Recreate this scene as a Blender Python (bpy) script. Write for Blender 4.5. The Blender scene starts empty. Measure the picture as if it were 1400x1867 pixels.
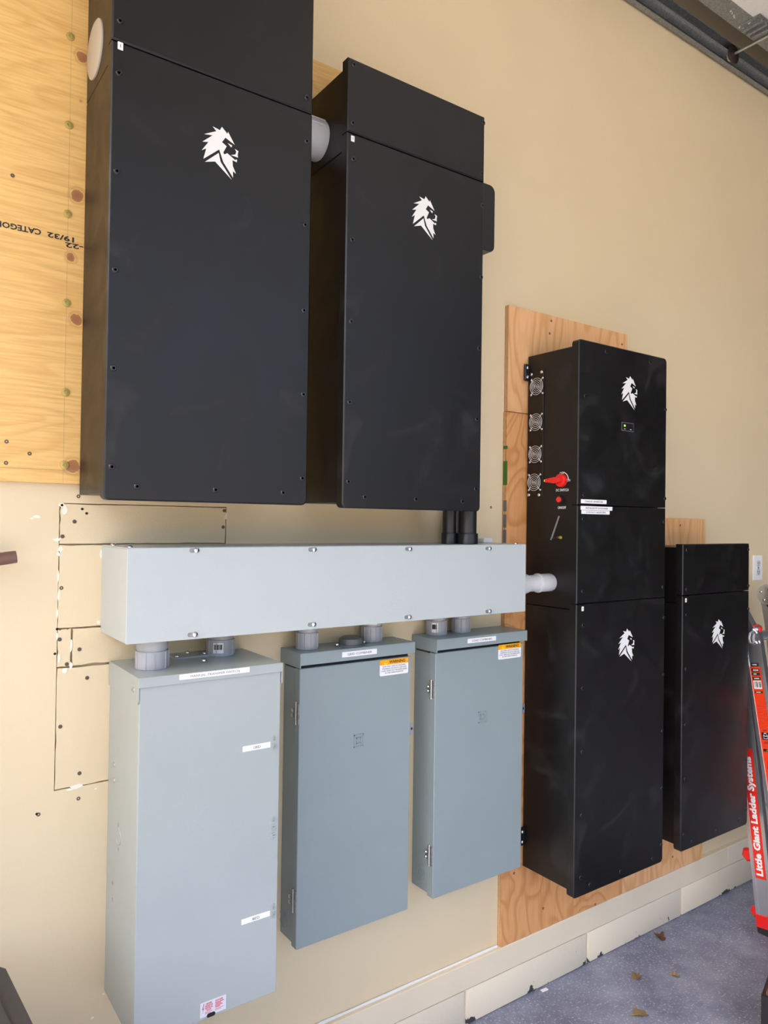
import bpy, bmesh, math, random
from mathutils import Vector, Matrix
random.seed(7)
S = bpy.context.scene
C = S.collection

# ------------------------------------------------------------------ camera
FPX, YAW, PITCH, ROLL = 1339.915, 0.6145115, 0.01294226, 0.01372048
CAMD, CAMH = 1.7813, 1.60          # distance of the lens from the wall, height above the floor
fw = Vector((math.sin(YAW)*math.cos(PITCH), math.cos(YAW)*math.cos(PITCH), math.sin(PITCH)))
r0 = Vector((math.cos(YAW), -math.sin(YAW), 0)); u0 = r0.cross(fw)
rt = math.cos(ROLL)*r0 + math.sin(ROLL)*u0
upv = -math.sin(ROLL)*r0 + math.cos(ROLL)*u0
cam = bpy.data.cameras.new('camera'); camo = bpy.data.objects.new('camera', cam); C.objects.link(camo)
camo.matrix_world = Matrix(((rt.x, upv.x, -fw.x, 0), (rt.y, upv.y, -fw.y, -CAMD), (rt.z, upv.z, -fw.z, CAMH), (0, 0, 0, 1)))
cam.sensor_fit = 'VERTICAL'; cam.sensor_height = 36; cam.sensor_width = 27
cam.lens = FPX*36/1867; cam.clip_start = 0.02
S.camera = camo

# ------------------------------------------------------------------ light: sky and sun through the open left end and the added front opening
wd = bpy.data.worlds.new('sky'); S.world = wd; wd.use_nodes = True
nt = wd.node_tree; bg = nt.nodes['Background']
sk = nt.nodes.new('ShaderNodeTexSky'); sk.sky_type = 'NISHITA'; sk.sun_disc = False
SUN = Vector((0.62, -0.08, -0.78)).normalized()      # direction the sunlight travels
sk.sun_elevation = math.asin(-SUN.z); sk.sun_rotation = math.atan2(-SUN.x, -SUN.y)
sk.air_density = 0.8; sk.dust_density = 7.0; sk.ozone_density = 1.0
nt.links.new(sk.outputs[0], bg.inputs[0]); bg.inputs[1].default_value = 0.48
sl = bpy.data.lights.new('sun', 'SUN'); sl.energy = 7.0; sl.angle = 0.01; sl.color = (1.0, 0.92, 0.79)
so = bpy.data.objects.new('sun', sl); C.objects.link(so); so.rotation_euler = SUN.to_track_quat('-Z', 'Y').to_euler()
vs = S.view_settings; vs.view_transform = 'Standard'; vs.look = 'None'; vs.gamma = 1; vs.use_curve_mapping = False
vs.exposure = 0.83

# ------------------------------------------------------------------ measuring helpers: a pixel of the survey photo to a point on a real plane
def ray(x, y): return fw + (x-700)/FPX*rt - (y-933.5)/FPX*upv
def W(x, y, d=0.0):                # plane parallel to the wall, d in front of it -> X, Z
    v = ray(x, y); t = (CAMD-d)/v.y; return v.x*t, CAMH+v.z*t
def F(x, y, z=0.0):                # horizontal plane -> X, Y
    v = ray(x, y); t = (z-CAMH)/v.z; return v.x*t, -CAMD+v.y*t
def SD(x, y, X):                   # plane across the wall -> Y, Z
    v = ray(x, y); t = X/v.x; return -CAMD+v.y*t, CAMH+v.z*t

# ------------------------------------------------------------------ materials
def mat(name, col, rough=0.5, metal=0.0, spec=0.5, var=0.0, vscale=8.0, bump=0.0, bscale=60.0, coat=0.0, emit=None, estr=0):
    m = bpy.data.materials.new(name); m.use_nodes = True; n = m.node_tree; b = n.nodes['Principled BSDF']
    b.inputs['Base Color'].default_value = (*col, 1); b.inputs['Roughness'].default_value = rough
    b.inputs['Metallic'].default_value = metal; b.inputs['Specular IOR Level'].default_value = spec
    b.inputs['Coat Weight'].default_value = coat
    if emit: b.inputs['Emission Color'].default_value = (*emit, 1); b.inputs['Emission Strength'].default_value = estr
    tc = n.nodes.new('ShaderNodeTexCoord')
    if var:
        no = n.nodes.new('ShaderNodeTexNoise'); no.inputs['Scale'].default_value = vscale; no.inputs['Detail'].default_value = 6
        n.links.new(tc.outputs['Object'], no.inputs['Vector'])
        mx = n.nodes.new('ShaderNodeMix'); mx.data_type = 'RGBA'
        mx.inputs['A'].default_value = (*[c*(1-var) for c in col], 1); mx.inputs['B'].default_value = (*[min(1, c*(1+var)) for c in col], 1)
        n.links.new(no.outputs['Fac'], mx.inputs['Factor']); n.links.new(mx.outputs['Result'], b.inputs['Base Color'])
    if bump:
        no2 = n.nodes.new('ShaderNodeTexNoise'); no2.inputs['Scale'].default_value = bscale; no2.inputs['Detail'].default_value = 4
        n.links.new(tc.outputs['Object'], no2.inputs['Vector'])
        bp = n.nodes.new('ShaderNodeBump'); bp.inputs['Strength'].default_value = bump; bp.inputs['Distance'].default_value = 0.002
        n.links.new(no2.outputs['Fac'], bp.inputs['Height']); n.links.new(bp.outputs['Normal'], b.inputs['Normal'])
    return m
def ramp(n, stops):
    r = n.nodes.new('ShaderNodeValToRGB'); e = r.color_ramp.elements
    while len(e) < len(stops): e.new(0.5)
    for k, (p, c) in enumerate(stops): e[k].position = p; e[k].color = (*c, 1) if len(c) == 3 else c
    return r
def mixnode(n, fac, a, b, blend='MIX'):
    mx = n.nodes.new('ShaderNodeMix'); mx.data_type = 'RGBA'; mx.blend_type = blend
    for s, v in (('Factor', fac), ('A', a), ('B', b)):
        if hasattr(v, 'is_linked') or isinstance(v, bpy.types.NodeSocket): n.links.new(v, mx.inputs[s])
        elif isinstance(v, (int, float)): mx.inputs[s].default_value = v
        else: mx.inputs[s].default_value = (*v, 1)
    return mx.outputs['Result']
def mapping(n, scale, rot=(0, 0, 0), loc=(0, 0, 0)):
    tc = n.nodes.new('ShaderNodeTexCoord'); mp = n.nodes.new('ShaderNodeMapping')
    mp.inputs['Scale'].default_value = scale; mp.inputs['Rotation'].default_value = rot; mp.inputs['Location'].default_value = loc
    n.links.new(tc.outputs['Object'], mp.inputs['Vector']); return mp.outputs['Vector']

def wall_material():
    m = mat('wall_paint', (0.74, 0.58, 0.375), 0.55, bump=0.25, bscale=220); n = m.node_tree; b = n.nodes['Principled BSDF']
    big = n.nodes.new('ShaderNodeTexNoise'); big.inputs['Scale'].default_value = 1.6; big.inputs['Detail'].default_value = 3
    n.links.new(mapping(n, (1, 1, 1)), big.inputs['Vector'])
    base = mixnode(n, big.outputs['Fac'], (0.70, 0.57, 0.365), (0.78, 0.65, 0.425))
    sc = n.nodes.new('ShaderNodeTexNoise'); sc.inputs['Scale'].default_value = 9; sc.inputs['Detail'].default_value = 8; sc.inputs['Roughness'].default_value = 0.7
    n.links.new(mapping(n, (1, 1, 2.2)), sc.inputs['Vector'])
    rr = ramp(n, [(0.70, (0, 0, 0)), (0.76, (0.5, 0.5, 0.5))]); n.links.new(sc.outputs['Fac'], rr.inputs['Fac'])
    c2 = mixnode(n, rr.outputs['Color'], base, (0.42, 0.31, 0.2))
    n.links.new(c2, b.inputs['Base Color']); return m
def wood_material(name, light, mid, dark, vertical, wscale, dist, fine=1.0, knots=(), swirl=0.22):
    m = mat(name, light, 0.5, bump=0.0); n = m.node_tree; b = n.nodes['Principled BSDF']
    sc = (wscale, 1, wscale*swirl) if vertical else (wscale*0.16, 1, wscale)
    no = n.nodes.new('ShaderNodeTexNoise'); no.inputs['Scale'].default_value = 1.0; no.inputs['Detail'].default_value = 1.5; no.inputs['Distortion'].default_value = dist
    n.links.new(mapping(n, sc, loc=(3.1, 0, 7.7)), no.inputs['Vector'])
    ma = n.nodes.new('ShaderNodeMath'); ma.operation = 'MULTIPLY'; ma.inputs[1].default_value = 11.0
    n.links.new(no.outputs['Fac'], ma.inputs[0])
    fr = n.nodes.new('ShaderNodeMath'); fr.operation = 'FRACT'; n.links.new(ma.outputs[0], fr.inputs[0])
    rr = ramp(n, [(0.0, mid), (0.35, light), (0.78, light), (0.93, mid), (1.0, mid)]); n.links.new(fr.outputs[0], rr.inputs['Fac'])
    f2 = n.nodes.new('ShaderNodeTexNoise'); f2.inputs['Scale'].default_value = 1.0; f2.inputs['Detail'].default_value = 5
    n.links.new(mapping(n, (160, 1, 9) if vertical else (9, 1, 160)), f2.inputs['Vector'])
    r2 = ramp(n, [(0.42, (0, 0, 0)), (0.75, (fine, fine, fine))]); n.links.new(f2.outputs['Fac'], r2.inputs['Fac'])
    col = mixnode(n, r2.outputs['Color'], rr.outputs['Color'], dark)
    f3 = n.nodes.new('ShaderNodeTexNoise'); f3.inputs['Scale'].default_value = 1.0; f3.inputs['Detail'].default_value = 3
    n.links.new(mapping(n, (26, 1, 7) if vertical else (7, 1, 60)), f3.inputs['Vector'])
    r3 = ramp(n, [(0.62, (0, 0, 0)), (0.72, (0.55*fine,)*3)]); n.links.new(f3.outputs['Fac'], r3.inputs['Fac'])
    col = mixnode(n, r3.outputs['Color'], col, dark)
    if knots:
        tc = n.nodes.new('ShaderNodeTexCoord')
        nz = n.nodes.new('ShaderNodeTexNoise'); nz.inputs['Scale'].default_value = 70; n.links.new(tc.outputs['Object'], nz.inputs['Vector'])
        for (kx, ky, kz, kr) in knots:
            vd = n.nodes.new('ShaderNodeVectorMath'); vd.operation = 'DISTANCE'; vd.inputs[1].default_value = (kx, ky, kz)
            n.links.new(tc.outputs['Object'], vd.inputs[0])
            ad = n.nodes.new('ShaderNodeMath'); ad.operation = 'MULTIPLY_ADD'; ad.inputs[1].default_value = 0.010; n.links.new(nz.outputs['Fac'], ad.inputs[0]); n.links.new(vd.outputs['Value'], ad.inputs[2])
            dv = n.nodes.new('ShaderNodeMath'); dv.operation = 'DIVIDE'; dv.inputs[1].default_value = kr*2.2; n.links.new(ad.outputs[0], dv.inputs[0])
            rk = ramp(n, [(0.30, (1, 1, 1)), (0.62, (0.9, 0.9, 0.9)), (0.68, (0.05, 0.05, 0.05)), (0.8, (0.35, 0.35, 0.35)), (1.0, (0, 0, 0))]); n.links.new(dv.outputs[0], rk.inputs['Fac'])
            col = mixnode(n, rk.outputs['Color'], col, (0.36, 0.15, 0.06))
    n.links.new(col, b.inputs['Base Color']); return m
def floor_material():
    m = mat('garage_floor_concrete', (0.1, 0.1, 0.12), 0.6, bump=0.3, bscale=90); n = m.node_tree; b = n.nodes['Principled BSDF']
    n1 = n.nodes.new('ShaderNodeTexNoise'); n1.inputs['Scale'].default_value = 5; n1.inputs['Detail'].default_value = 8; n1.inputs['Roughness'].default_value = 0.65
    n.links.new(mapping(n, (1, 1, 1)), n1.inputs['Vector'])
    r1 = ramp(n, [(0.3, (0.12, 0.128, 0.185)), (0.5, (0.215, 0.23, 0.31)), (0.7, (0.32, 0.345, 0.42))]); n.links.new(n1.outputs['Fac'], r1.inputs['Fac'])
    v = n.nodes.new('ShaderNodeTexNoise'); v.inputs['Scale'].default_value = 130; v.inputs['Detail'].default_value = 3
    n.links.new(mapping(n, (1, 1, 1)), v.inputs['Vector'])
    r2 = ramp(n, [(0.57, (0, 0, 0)), (0.66, (1, 1, 1))]); n.links.new(v.outputs['Fac'], r2.inputs['Fac'])
    v2 = n.nodes.new('ShaderNodeTexNoise'); v2.inputs['Scale'].default_value = 6; v2.inputs['Detail'].default_value = 4
    n.links.new(mapping(n, (1, 1, 1), loc=(5, 2, 0)), v2.inputs['Vector'])
    mu = n.nodes.new('ShaderNodeMath'); mu.operation = 'MULTIPLY'; n.links.new(r2.outputs['Color'], mu.inputs[0]); n.links.new(v2.outputs['Fac'], mu.inputs[1])
    c = mixnode(n, mu.outputs[0], r1.outputs['Color'], (0.62, 0.62, 0.68))
    n.links.new(c, b.inputs['Base Color']); return m
def chipped_material(name, paint, bare, lo, hi, zfade=None):
    m = mat(name, paint, 0.55, bump=0.7, bscale=70); n = m.node_tree; b = n.nodes['Principled BSDF']
    n1 = n.nodes.new('ShaderNodeTexNoise'); n1.inputs['Scale'].default_value = 14; n1.inputs['Detail'].default_value = 6; n1.inputs['Roughness'].default_value = 0.6
    n.links.new(mapping(n, (1, 1, 1)), n1.inputs['Vector'])
    r = ramp(n, [(lo, (0, 0, 0)), (hi, (1, 1, 1))]); src = n1.outputs['Fac']
    if zfade:      # paint flakes off more often close to the slab
        tc = n.nodes.new('ShaderNodeTexCoord'); sx = n.nodes.new('ShaderNodeSeparateXYZ'); n.links.new(tc.outputs['Object'], sx.inputs[0])
        ma = n.nodes.new('ShaderNodeMath'); ma.operation = 'MULTIPLY_ADD'; ma.inputs[1].default_value = -2.2; ma.inputs[2].default_value = 0.11; n.links.new(sx.outputs['Z'], ma.inputs[0])
        mb = n.nodes.new('ShaderNodeMath'); mb.operation = 'ADD'; n.links.new(ma.outputs[0], mb.inputs[0]); n.links.new(src, mb.inputs[1]); src = mb.outputs[0]
    n.links.new(src, r.inputs['Fac'])
    n.links.new(mixnode(n, r.outputs['Color'], paint, bare), b.inputs['Base Color']); return m
def black_material(name, col, rough):
    m = mat(name, col, rough, spec=0.5, bump=0.06, bscale=900); n = m.node_tree; b = n.nodes['Principled BSDF']
    n1 = n.nodes.new('ShaderNodeTexNoise'); n1.inputs['Scale'].default_value = 7; n1.inputs['Detail'].default_value = 7; n1.inputs['Distortion'].default_value = 1.2
    n.links.new(mapping(n, (1, 1, 1)), n1.inputs['Vector'])
    r = ramp(n, [(0.58, (0, 0, 0)), (0.80, (0.06, 0.06, 0.06))]); n.links.new(n1.outputs['Fac'], r.inputs['Fac'])
    n.links.new(mixnode(n, r.outputs['Color'], col, (0.25, 0.25, 0.25)), b.inputs['Base Color'])
    r2 = ramp(n, [(0.3, (rough-0.05,)*3), (0.8, (rough+0.12,)*3)]); n.links.new(n1.outputs['Fac'], r2.inputs['Fac'])
    n.links.new(r2.outputs['Color'], b.inputs['Roughness']); return m
def galv_material():
    m = mat('galvanized_steel', (0.30, 0.32, 0.33), 0.42, metal=0.6, bump=0.1); n = m.node_tree; b = n.nodes['Principled BSDF']
    v = n.nodes.new('ShaderNodeTexVoronoi'); v.inputs['Scale'].default_value = 190; n.links.new(mapping(n, (1, 1, 1)), v.inputs['Vector'])
    bw = n.nodes.new('ShaderNodeRGBToBW'); n.links.new(v.outputs['Color'], bw.inputs[0])
    r = ramp(n, [(0.1, (0.20, 0.215, 0.22)), (0.9, (0.34, 0.355, 0.36))]); n.links.new(bw.outputs[0], r.inputs['Fac'])
    n.links.new(r.outputs['Color'], b.inputs['Base Color']); return m

M = dict(
    wall=wall_material(), floor=floor_material(), galv=galv_material(),
    black=black_material('black_powder_coat', (0.0042, 0.0038, 0.0038), 0.40),
    blackplastic=mat('black_plastic', (0.012, 0.012, 0.013), 0.35),
    hole=mat('dark_opening', (0.006, 0.006, 0.006), 0.8),
    ltgrey=mat('light_grey_enamel', (0.45, 0.50, 0.497), 0.33, var=0.04, vscale=5, bump=0.12, bscale=350),
    tsgrey=mat('switch_grey_enamel', (0.345, 0.39, 0.387), 0.27, var=0.04, vscale=5, bump=0.12, bscale=350),
    grey=mat('grey_enamel', (0.262, 0.318, 0.322), 0.36, var=0.06, vscale=6, bump=0.10, bscale=350),
    hubgrey=mat('cast_hub_grey', (0.12, 0.125, 0.125), 0.4),
    pvc=mat('grey_pvc', (0.40, 0.41, 0.44), 0.28, var=0.03),
    pvclight=mat('pale_grey_pvc', (0.62, 0.63, 0.64), 0.35, var=0.03),
    chrome=mat('zinc_screw', (0.62, 0.62, 0.60), 0.25, metal=1.0),
    screwdark=mat('black_oxide_screw', (0.05, 0.05, 0.053), 0.28, metal=0.7),
    brass=mat('yellow_zinc_screw', (0.60, 0.46, 0.13), 0.4, metal=0.55),
    drywallscrew=mat('grey_phosphate_screw', (0.13, 0.10, 0.07), 0.5, metal=0.4),
    white=mat('white_label', (0.86, 0.86, 0.86), 0.45), logo=mat('white_emblem_vinyl', (0.80, 0.79, 0.78), 0.5),
    cap=mat('beige_plastic_cap', (0.50, 0.46, 0.37), 0.45),
    ink=mat('black_ink', (0.02, 0.02, 0.02), 0.6), inkgrey=mat('grey_ink', (0.16, 0.16, 0.17), 0.6),
    redink=mat('red_ink', (0.62, 0.04, 0.06), 0.6), sticker=mat('clear_backed_label', (0.62, 0.64, 0.69), 0.4),
    guard=mat('nickel_wire', (0.78, 0.76, 0.73), 0.4, metal=0.35),
    red=mat('red_plastic', (0.80, 0.018, 0.015), 0.3), yellow=mat('yellow_tip', (0.85, 0.70, 0.12), 0.4),
    orange=mat('warning_orange', (0.93, 0.40, 0.0), 0.45), wyellow=mat('warning_yellow', (0.93, 0.83, 0.02), 0.45),
    led=mat('green_led', (0.1, 0.5, 0.02), 0.4, emit=(0.30, 1.0, 0.04), estr=2.5),
    silver=mat('bright_aluminium', (0.70, 0.71, 0.73), 0.30, metal=0.9), alum=mat('mill_aluminium', (0.45, 0.47, 0.52), 0.38, metal=0.85),
    ladderred=mat('ladder_label_red', (0.78, 0.025, 0.012), 0.4), ladderorange=mat('ladder_label_orange', (0.90, 0.055, 0.008), 0.4),
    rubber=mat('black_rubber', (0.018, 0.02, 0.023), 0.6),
    trim=mat('painted_sill_board', (0.84, 0.72, 0.53), 0.5, var=0.07, vscale=7, bump=0.3, bscale=40),
    block=chipped_material('painted_concrete_block', (0.84, 0.74, 0.56), (0.06, 0.05, 0.045), 0.65, 0.66, True),
    mortar=mat('mortar', (0.68, 0.61, 0.48), 0.8), caulk=mat('white_caulk', (0.85, 0.84, 0.82), 0.7),
    torn=mat('torn_drywall_paper', (0.88, 0.83, 0.70), 0.8),
    leafm=mat('dry_leaf', (0.30, 0.13, 0.06), 0.7, var=0.4, vscale=60), leaft=mat('tan_dry_leaf', (0.42, 0.30, 0.15), 0.7, var=0.35, vscale=60),
    foam=mat('white_textured_panel', (0.74, 0.74, 0.71), 0.6, bump=1.0, bscale=160),
    ceil=mat('white_ceiling_paint', (0.42, 0.40, 0.37), 0.8), wall2=mat('pale_side_wall_paint', (0.62, 0.57, 0.48), 0.7), dim=mat('darkened_far_wall', (0.10, 0.085, 0.07), 0.8),  # dim: unseen walls darkened so the black cabinets reflect less light
    drive=mat('driveway_concrete', (0.27, 0.255, 0.23), 0.9, var=0.1, vscale=2),
    bin=mat('charcoal_bin_plastic', (0.030, 0.031, 0.038), 0.45, bump=0.15, bscale=300),
    rust=chipped_material('rusty_steel', (0.16, 0.085, 0.06), (0.30, 0.27, 0.25), 0.50, 0.58),
    roller=mat('brown_nylon_roller', (0.028, 0.016, 0.012), 0.45), steelrod=mat('steel_rod', (0.55, 0.55, 0.54), 0.35, metal=0.9),
    plyedge=mat('plywood_edge', (0.52, 0.33, 0.17), 0.7, var=0.35, vscale=120),
    green=mat('green_paint_mark', (0.06, 0.16, 0.02), 0.6), cardboard=mat('brown_cardboard', (0.16, 0.07, 0.035), 0.8),
)
PLY = 0.018
ZM = 1.676
kn = []
for (px, py, r) in ((150, 104, .012), (147, 185, .005), (141, 357, .013), (129, 470, .010), (139, 583, .012), (133, 850, .014), (84, 340, .003), (23, 320, .005)):
    x, z = W(px, py, PLY); kn.append((x-0.5, -PLY, z-ZM, r))
M['plyA'] = wood_material('golden_plywood', (0.85, 0.54, 0.185), (0.78, 0.47, 0.15), (0.58, 0.30, 0.085), False, 9.0, 0.6, 0.55, kn)
M['plyB'] = wood_material('orange_fir_plywood', (0.86, 0.50, 0.24), (0.74, 0.385, 0.155), (0.58, 0.27, 0.095), True, 6.0, 0.5, 0.3)
M['plyC'] = wood_material('swirled_fir_plywood', (0.76, 0.38, 0.15), (0.63, 0.28, 0.092), (0.46, 0.18, 0.055), True, 4.2, 1.1, 0.3, swirl=0.6)

# ------------------------------------------------------------------ object helpers
WL = {}
def wloc(o): return WL.get(o.name, Vector((0, 0, 0)))
def obj(name, bm, m, parent=None, loc=None, kind=None, smooth=True):
    """bm is in world coordinates when loc is None, else local to loc"""
    me = bm if isinstance(bm, bpy.types.Mesh) else bpy.data.meshes.new(name)
    if not isinstance(bm, bpy.types.Mesh):
        base = Vector((0, 0, 0))
        if loc is None: base = wloc(parent) if parent else Vector((0, 0, 0))
        if loc is None and base.length: bmesh.ops.translate(bm, verts=bm.verts, vec=-base)
        bmesh.ops.recalc_face_normals(bm, faces=bm.faces)
        bm.to_mesh(me); bm.free()
        if smooth:
            me.polygons.foreach_set('use_smooth', [True]*len(me.polygons)); me.set_sharp_from_angle(angle=math.radians(32))
        if m is not None: me.materials.append(M[m] if isinstance(m, str) else m)
    o = bpy.data.objects.new(name, me); C.objects.link(o)
    if parent: o.parent = parent
    if loc is None:
        o.location = (0, 0, 0); WL[o.name] = wloc(parent) if parent else Vector((0, 0, 0))
    else:
        o.location = Vector(loc) - (wloc(parent) if parent else Vector((0, 0, 0))); WL[o.name] = Vector(loc)
    if kind: o['kind'] = kind
    return o
def thing(name, label, cat, loc, group=None):
    o = bpy.data.objects.new(name, None); C.objects.link(o); o.location = loc; WL[o.name] = Vector(loc)
    o.empty_display_size = 0.05
    o['label'] = label; o['category'] = cat
    if group: o['group'] = group
    return o
def tag(o, label, cat, group=None):
    o['label'] = label; o['category'] = cat
    if group: o['group'] = group
    return o
def NB(): return bmesh.new()
def box(bm, x0, x1, y0, y1, z0, z1, bev=0.0, seg=1):
    ret = bmesh.ops.create_cube(bm, size=1.0); vs_ = ret['verts']
    for v in vs_:
        v.co = Vector(((x0+x1)/2+v.co.x*(x1-x0), (y0+y1)/2+v.co.y*(y1-y0), (z0+z1)/2+v.co.z*(z1-z0)))
    if bev:
        ed = {e for v in vs_ for e in v.link_edges}
        bmesh.ops.bevel(bm, geom=list(ed), offset=bev, segments=seg, profile=0.5, affect='EDGES')
    return bm
def bx(*a, **k): return box(NB(), *a, **k)
AX = {'-y': Matrix(((1, 0, 0), (0, 0, -1), (0, 1, 0))), '-x': Matrix(((0, 0, -1), (-1, 0, 0), (0, 1, 0))), 'z': Matrix.Identity(3),
      '+x': Matrix(((0, 0, 1), (1, 0, 0), (0, 1, 0)))}     # local (u, v, out) -> world
def lathe(bm, prof, c, axis='-y', seg=24, a0=0.0):
    """prof: list of (radius, height along the axis)"""
    A = AX[axis]; c = Vector(c); rings = []
    for (r, h) in prof:
        if r <= 1e-6: rings.append([bm.verts.new(c + A @ Vector((0, 0, h)))])
        else: rings.append([bm.verts.new(c + A @ Vector((r*math.cos(a0+2*math.pi*k/seg), r*math.sin(a0+2*math.pi*k/seg), h))) for k in range(seg)])
    for a, b in zip(rings, rings[1:]):
        for k in range(seg):
            k2 = (k+1) % seg
            if len(a) == 1 and len(b) == 1: continue
            if len(a) == 1: bm.faces.new((a[0], b[k], b[k2]))
            elif len(b) == 1: bm.faces.new((a[k], a[k2], b[0]))
            else: bm.faces.new((a[k], a[k2], b[k2], b[k]))
    return bm
def lt(prof, c, axis='-y', seg=24, a0=0.0): return lathe(NB(), prof, c, axis, seg, a0)
def prism(bm, pts, axis, c, h0, h1):
    """closed polygon (u, v) extruded from h0 to h1 along the axis"""
    A = AX[axis]; c = Vector(c)
    lo = [bm.verts.new(c + A @ Vector((u, v, h0))) for u, v in pts]; hi = [bm.verts.new(c + A @ Vector((u, v, h1))) for u, v in pts]
    bm.faces.new(hi); bm.faces.new(lo[::-1]); n = len(pts)
    for k in range(n): bm.faces.new((lo[k], lo[(k+1) % n], hi[(k+1) % n], hi[k]))
    return bm
def rr(x0, x1, z0, z1, rad, seg=4, corners=(1, 1, 1, 1)):
    pts = []
    for (cx, cz, a, on) in ((x1-rad, z1-rad, 0, corners[0]), (x0+rad, z1-rad, 90, corners[1]), (x0+rad, z0+rad, 180, corners[2]), (x1-rad, z0+rad, 270, corners[3])):
        if not on:
            pts.append((cx+rad*(1 if a in (0, 270) else -1), cz+rad*(1 if a in (0, 90) else -1))); continue
        for k in range(seg+1):
            t = math.radians(a+90*k/seg); pts.append((cx+rad*math.cos(t), cz+rad*math.sin(t)))
    return pts
def plate(x0, x1, z0, z1, dback, dfront, rad=0.008, ch=0.002, corners=(1, 1, 1, 1)):
    """rounded plate parallel to the wall with a chamfered front edge"""
    bm = NB(); o = rr(x0, x1, z0, z1, rad, 4, corners); cx, cz = (x0+x1)/2, (z0+z1)/2
    sx = 1-2*ch/(x1-x0); sz = 1-2*ch/(z1-z0); i = [(cx+(x-cx)*sx, cz+(z-cz)*sz) for x, z in o]
    L = [[bm.verts.new((x, -d, z)) for x, z in p] for p, d in ((o, dback), (o, dfront-ch), (i, dfront))]
    n = len(o)
    for a, b in zip(L, L[1:]):
        for k in range(n): bm.faces.new((a[k], a[(k+1) % n], b[(k+1) % n], b[k]))
    bm.faces.new(L[2]); bm.faces.new(L[0][::-1]); return bm
def tube(bm, pts, r, seg=10):
    pts = [Vector(p) for p in pts]; rings = []
    for i, p in enumerate(pts):
        d = (pts[min(i+1, len(pts)-1)]-pts[max(i-1, 0)]).normalized()
        a = d.orthogonal().normalized() if i == 0 else (rings[-1][1] - d*rings[-1][1].dot(d)).normalized()
        b = d.cross(a); rad = r[i] if isinstance(r, (list, tuple)) else r
        rings.append(([bm.verts.new(p + rad*(math.cos(2*math.pi*k/seg)*a+math.sin(2*math.pi*k/seg)*b)) for k in range(seg)], a))
    for (p, _), (q, _) in zip(rings, rings[1:]):
        for k in range(seg): bm.faces.new((p[k], p[(k+1) % seg], q[(k+1) % seg], q[k]))
    bm.faces.new(rings[0][0][::-1]); bm.faces.new(rings[-1][0]); return bm
def text_bm(s, w, h, axis='-y', c=(0, 0, 0), out=0.0005, spin=0.0, bold=0.0, lines=1.0):
    """lettering fitted to w x h, centred on c, as a thin mesh"""
    cu = bpy.data.curves.new('t', 'FONT'); cu.body = s; cu.align_x = 'CENTER'; cu.space_line = lines; cu.offset = bold; cu.resolution_u = 2
    to = bpy.data.objects.new('t', cu); C.objects.link(to); dg = bpy.context.evaluated_depsgraph_get()
    me = bpy.data.meshes.new_from_object(to.evaluated_get(dg)); bpy.data.objects.remove(to); bpy.data.curves.remove(cu)
    bm = NB(); bm.from_mesh(me); bpy.data.meshes.remove(me)
    xs = [v.co.x for v in bm.verts]; ys = [v.co.y for v in bm.verts]
    mx, my = (min(xs)+max(xs))/2, (min(ys)+max(ys))/2; sx = w/(max(xs)-min(xs)) if w else h/(max(ys)-min(ys)); sy = h/(max(ys)-min(ys)) if h else sx
    A = AX[axis]; c = Vector(c)
    for v in bm.verts:
        u, q = (v.co.x-mx)*sx, (v.co.y-my)*sy
        u, q = u*math.cos(spin)-q*math.sin(spin), u*math.sin(spin)+q*math.cos(spin)
        v.co = c + A @ Vector((u, q, out))
    ext = bmesh.ops.extrude_face_region(bm, geom=list(bm.faces))
    bmesh.ops.translate(bm, verts=[v for v in ext['geom'] if isinstance(v, bmesh.types.BMVert)], vec=A @ Vector((0, 0, 0.0003)))
    return bm
MESH = {}
def shared(key, build, m):
    if key not in MESH:
        me = bpy.data.meshes.new(key); bm = build(); bmesh.ops.recalc_face_normals(bm, faces=bm.faces); bm.to_mesh(me); bm.free()
        me.polygons.foreach_set('use_smooth', [True]*len(me.polygons)); me.set_sharp_from_angle(angle=math.radians(32)); me.materials.append(M[m]); MESH[key] = me
    return MESH[key]
def O3(): return (0, 0, 0)
def socket_prof(r, h): return [(0, h-.0022), (r*.42, h-.0022), (r*.45, h), (r*.8, h), (r, h*.4), (r*1.02, -.001)]
def screw(parent, x, y, z, kind='cover', axis='-y', name='screw'):
    B = {'cover': (lambda: lt(socket_prof(.0066, .0022), O3(), axis, 14), 'screwdark'),
         'chrome': (lambda: lathe(lt([(0, .0035), (.003, .0032), (.006, .0012), (.0065, -.001)], O3(), axis, 12), [(0, .0042), (.0012, .0042), (.0012, .002)], O3(), axis, 4), 'chrome'),
         'brass': (lambda: lt([(0, .0008), (.003, .0008), (.0035, .003), (.009, .0022), (.0095, -.001)], O3(), axis, 14), 'brass'),
         'drywall': (lambda: lt([(0, -.0004), (.0012, -.0004), (.0016, .0004), (.0044, .0003), (.0048, -.002)], O3(), axis, 12), 'drywallscrew'),
         'bolt': (lambda: lt([(0, .0045), (.0035, .0042), (.006, .002), (.0065, -.001)], O3(), axis, 12), 'chrome')}[kind]
    return obj(name, shared('screw_'+kind+axis, *B), None, parent, (x, y, z))
def label_plate(parent, x0, x1, z0, z1, d, s=None, th=None, tw=None, m='white', ink='inkgrey', name='label', bold=0.0, lab=None):
    l = obj(name, plate(x0, x1, z0, z1, d-.0004, d+.0008, 0.0012, 0.0002), m, parent)
    if lab: l['label'] = lab
    if s: obj('lettering', text_bm(s, tw or (x1-x0)*.7, th or (z1-z0)*.42, '-y', ((x0+x1)/2, -(d+.0008), (z0+z1)/2), .0002, bold=bold), ink, l)
    return l
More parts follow.
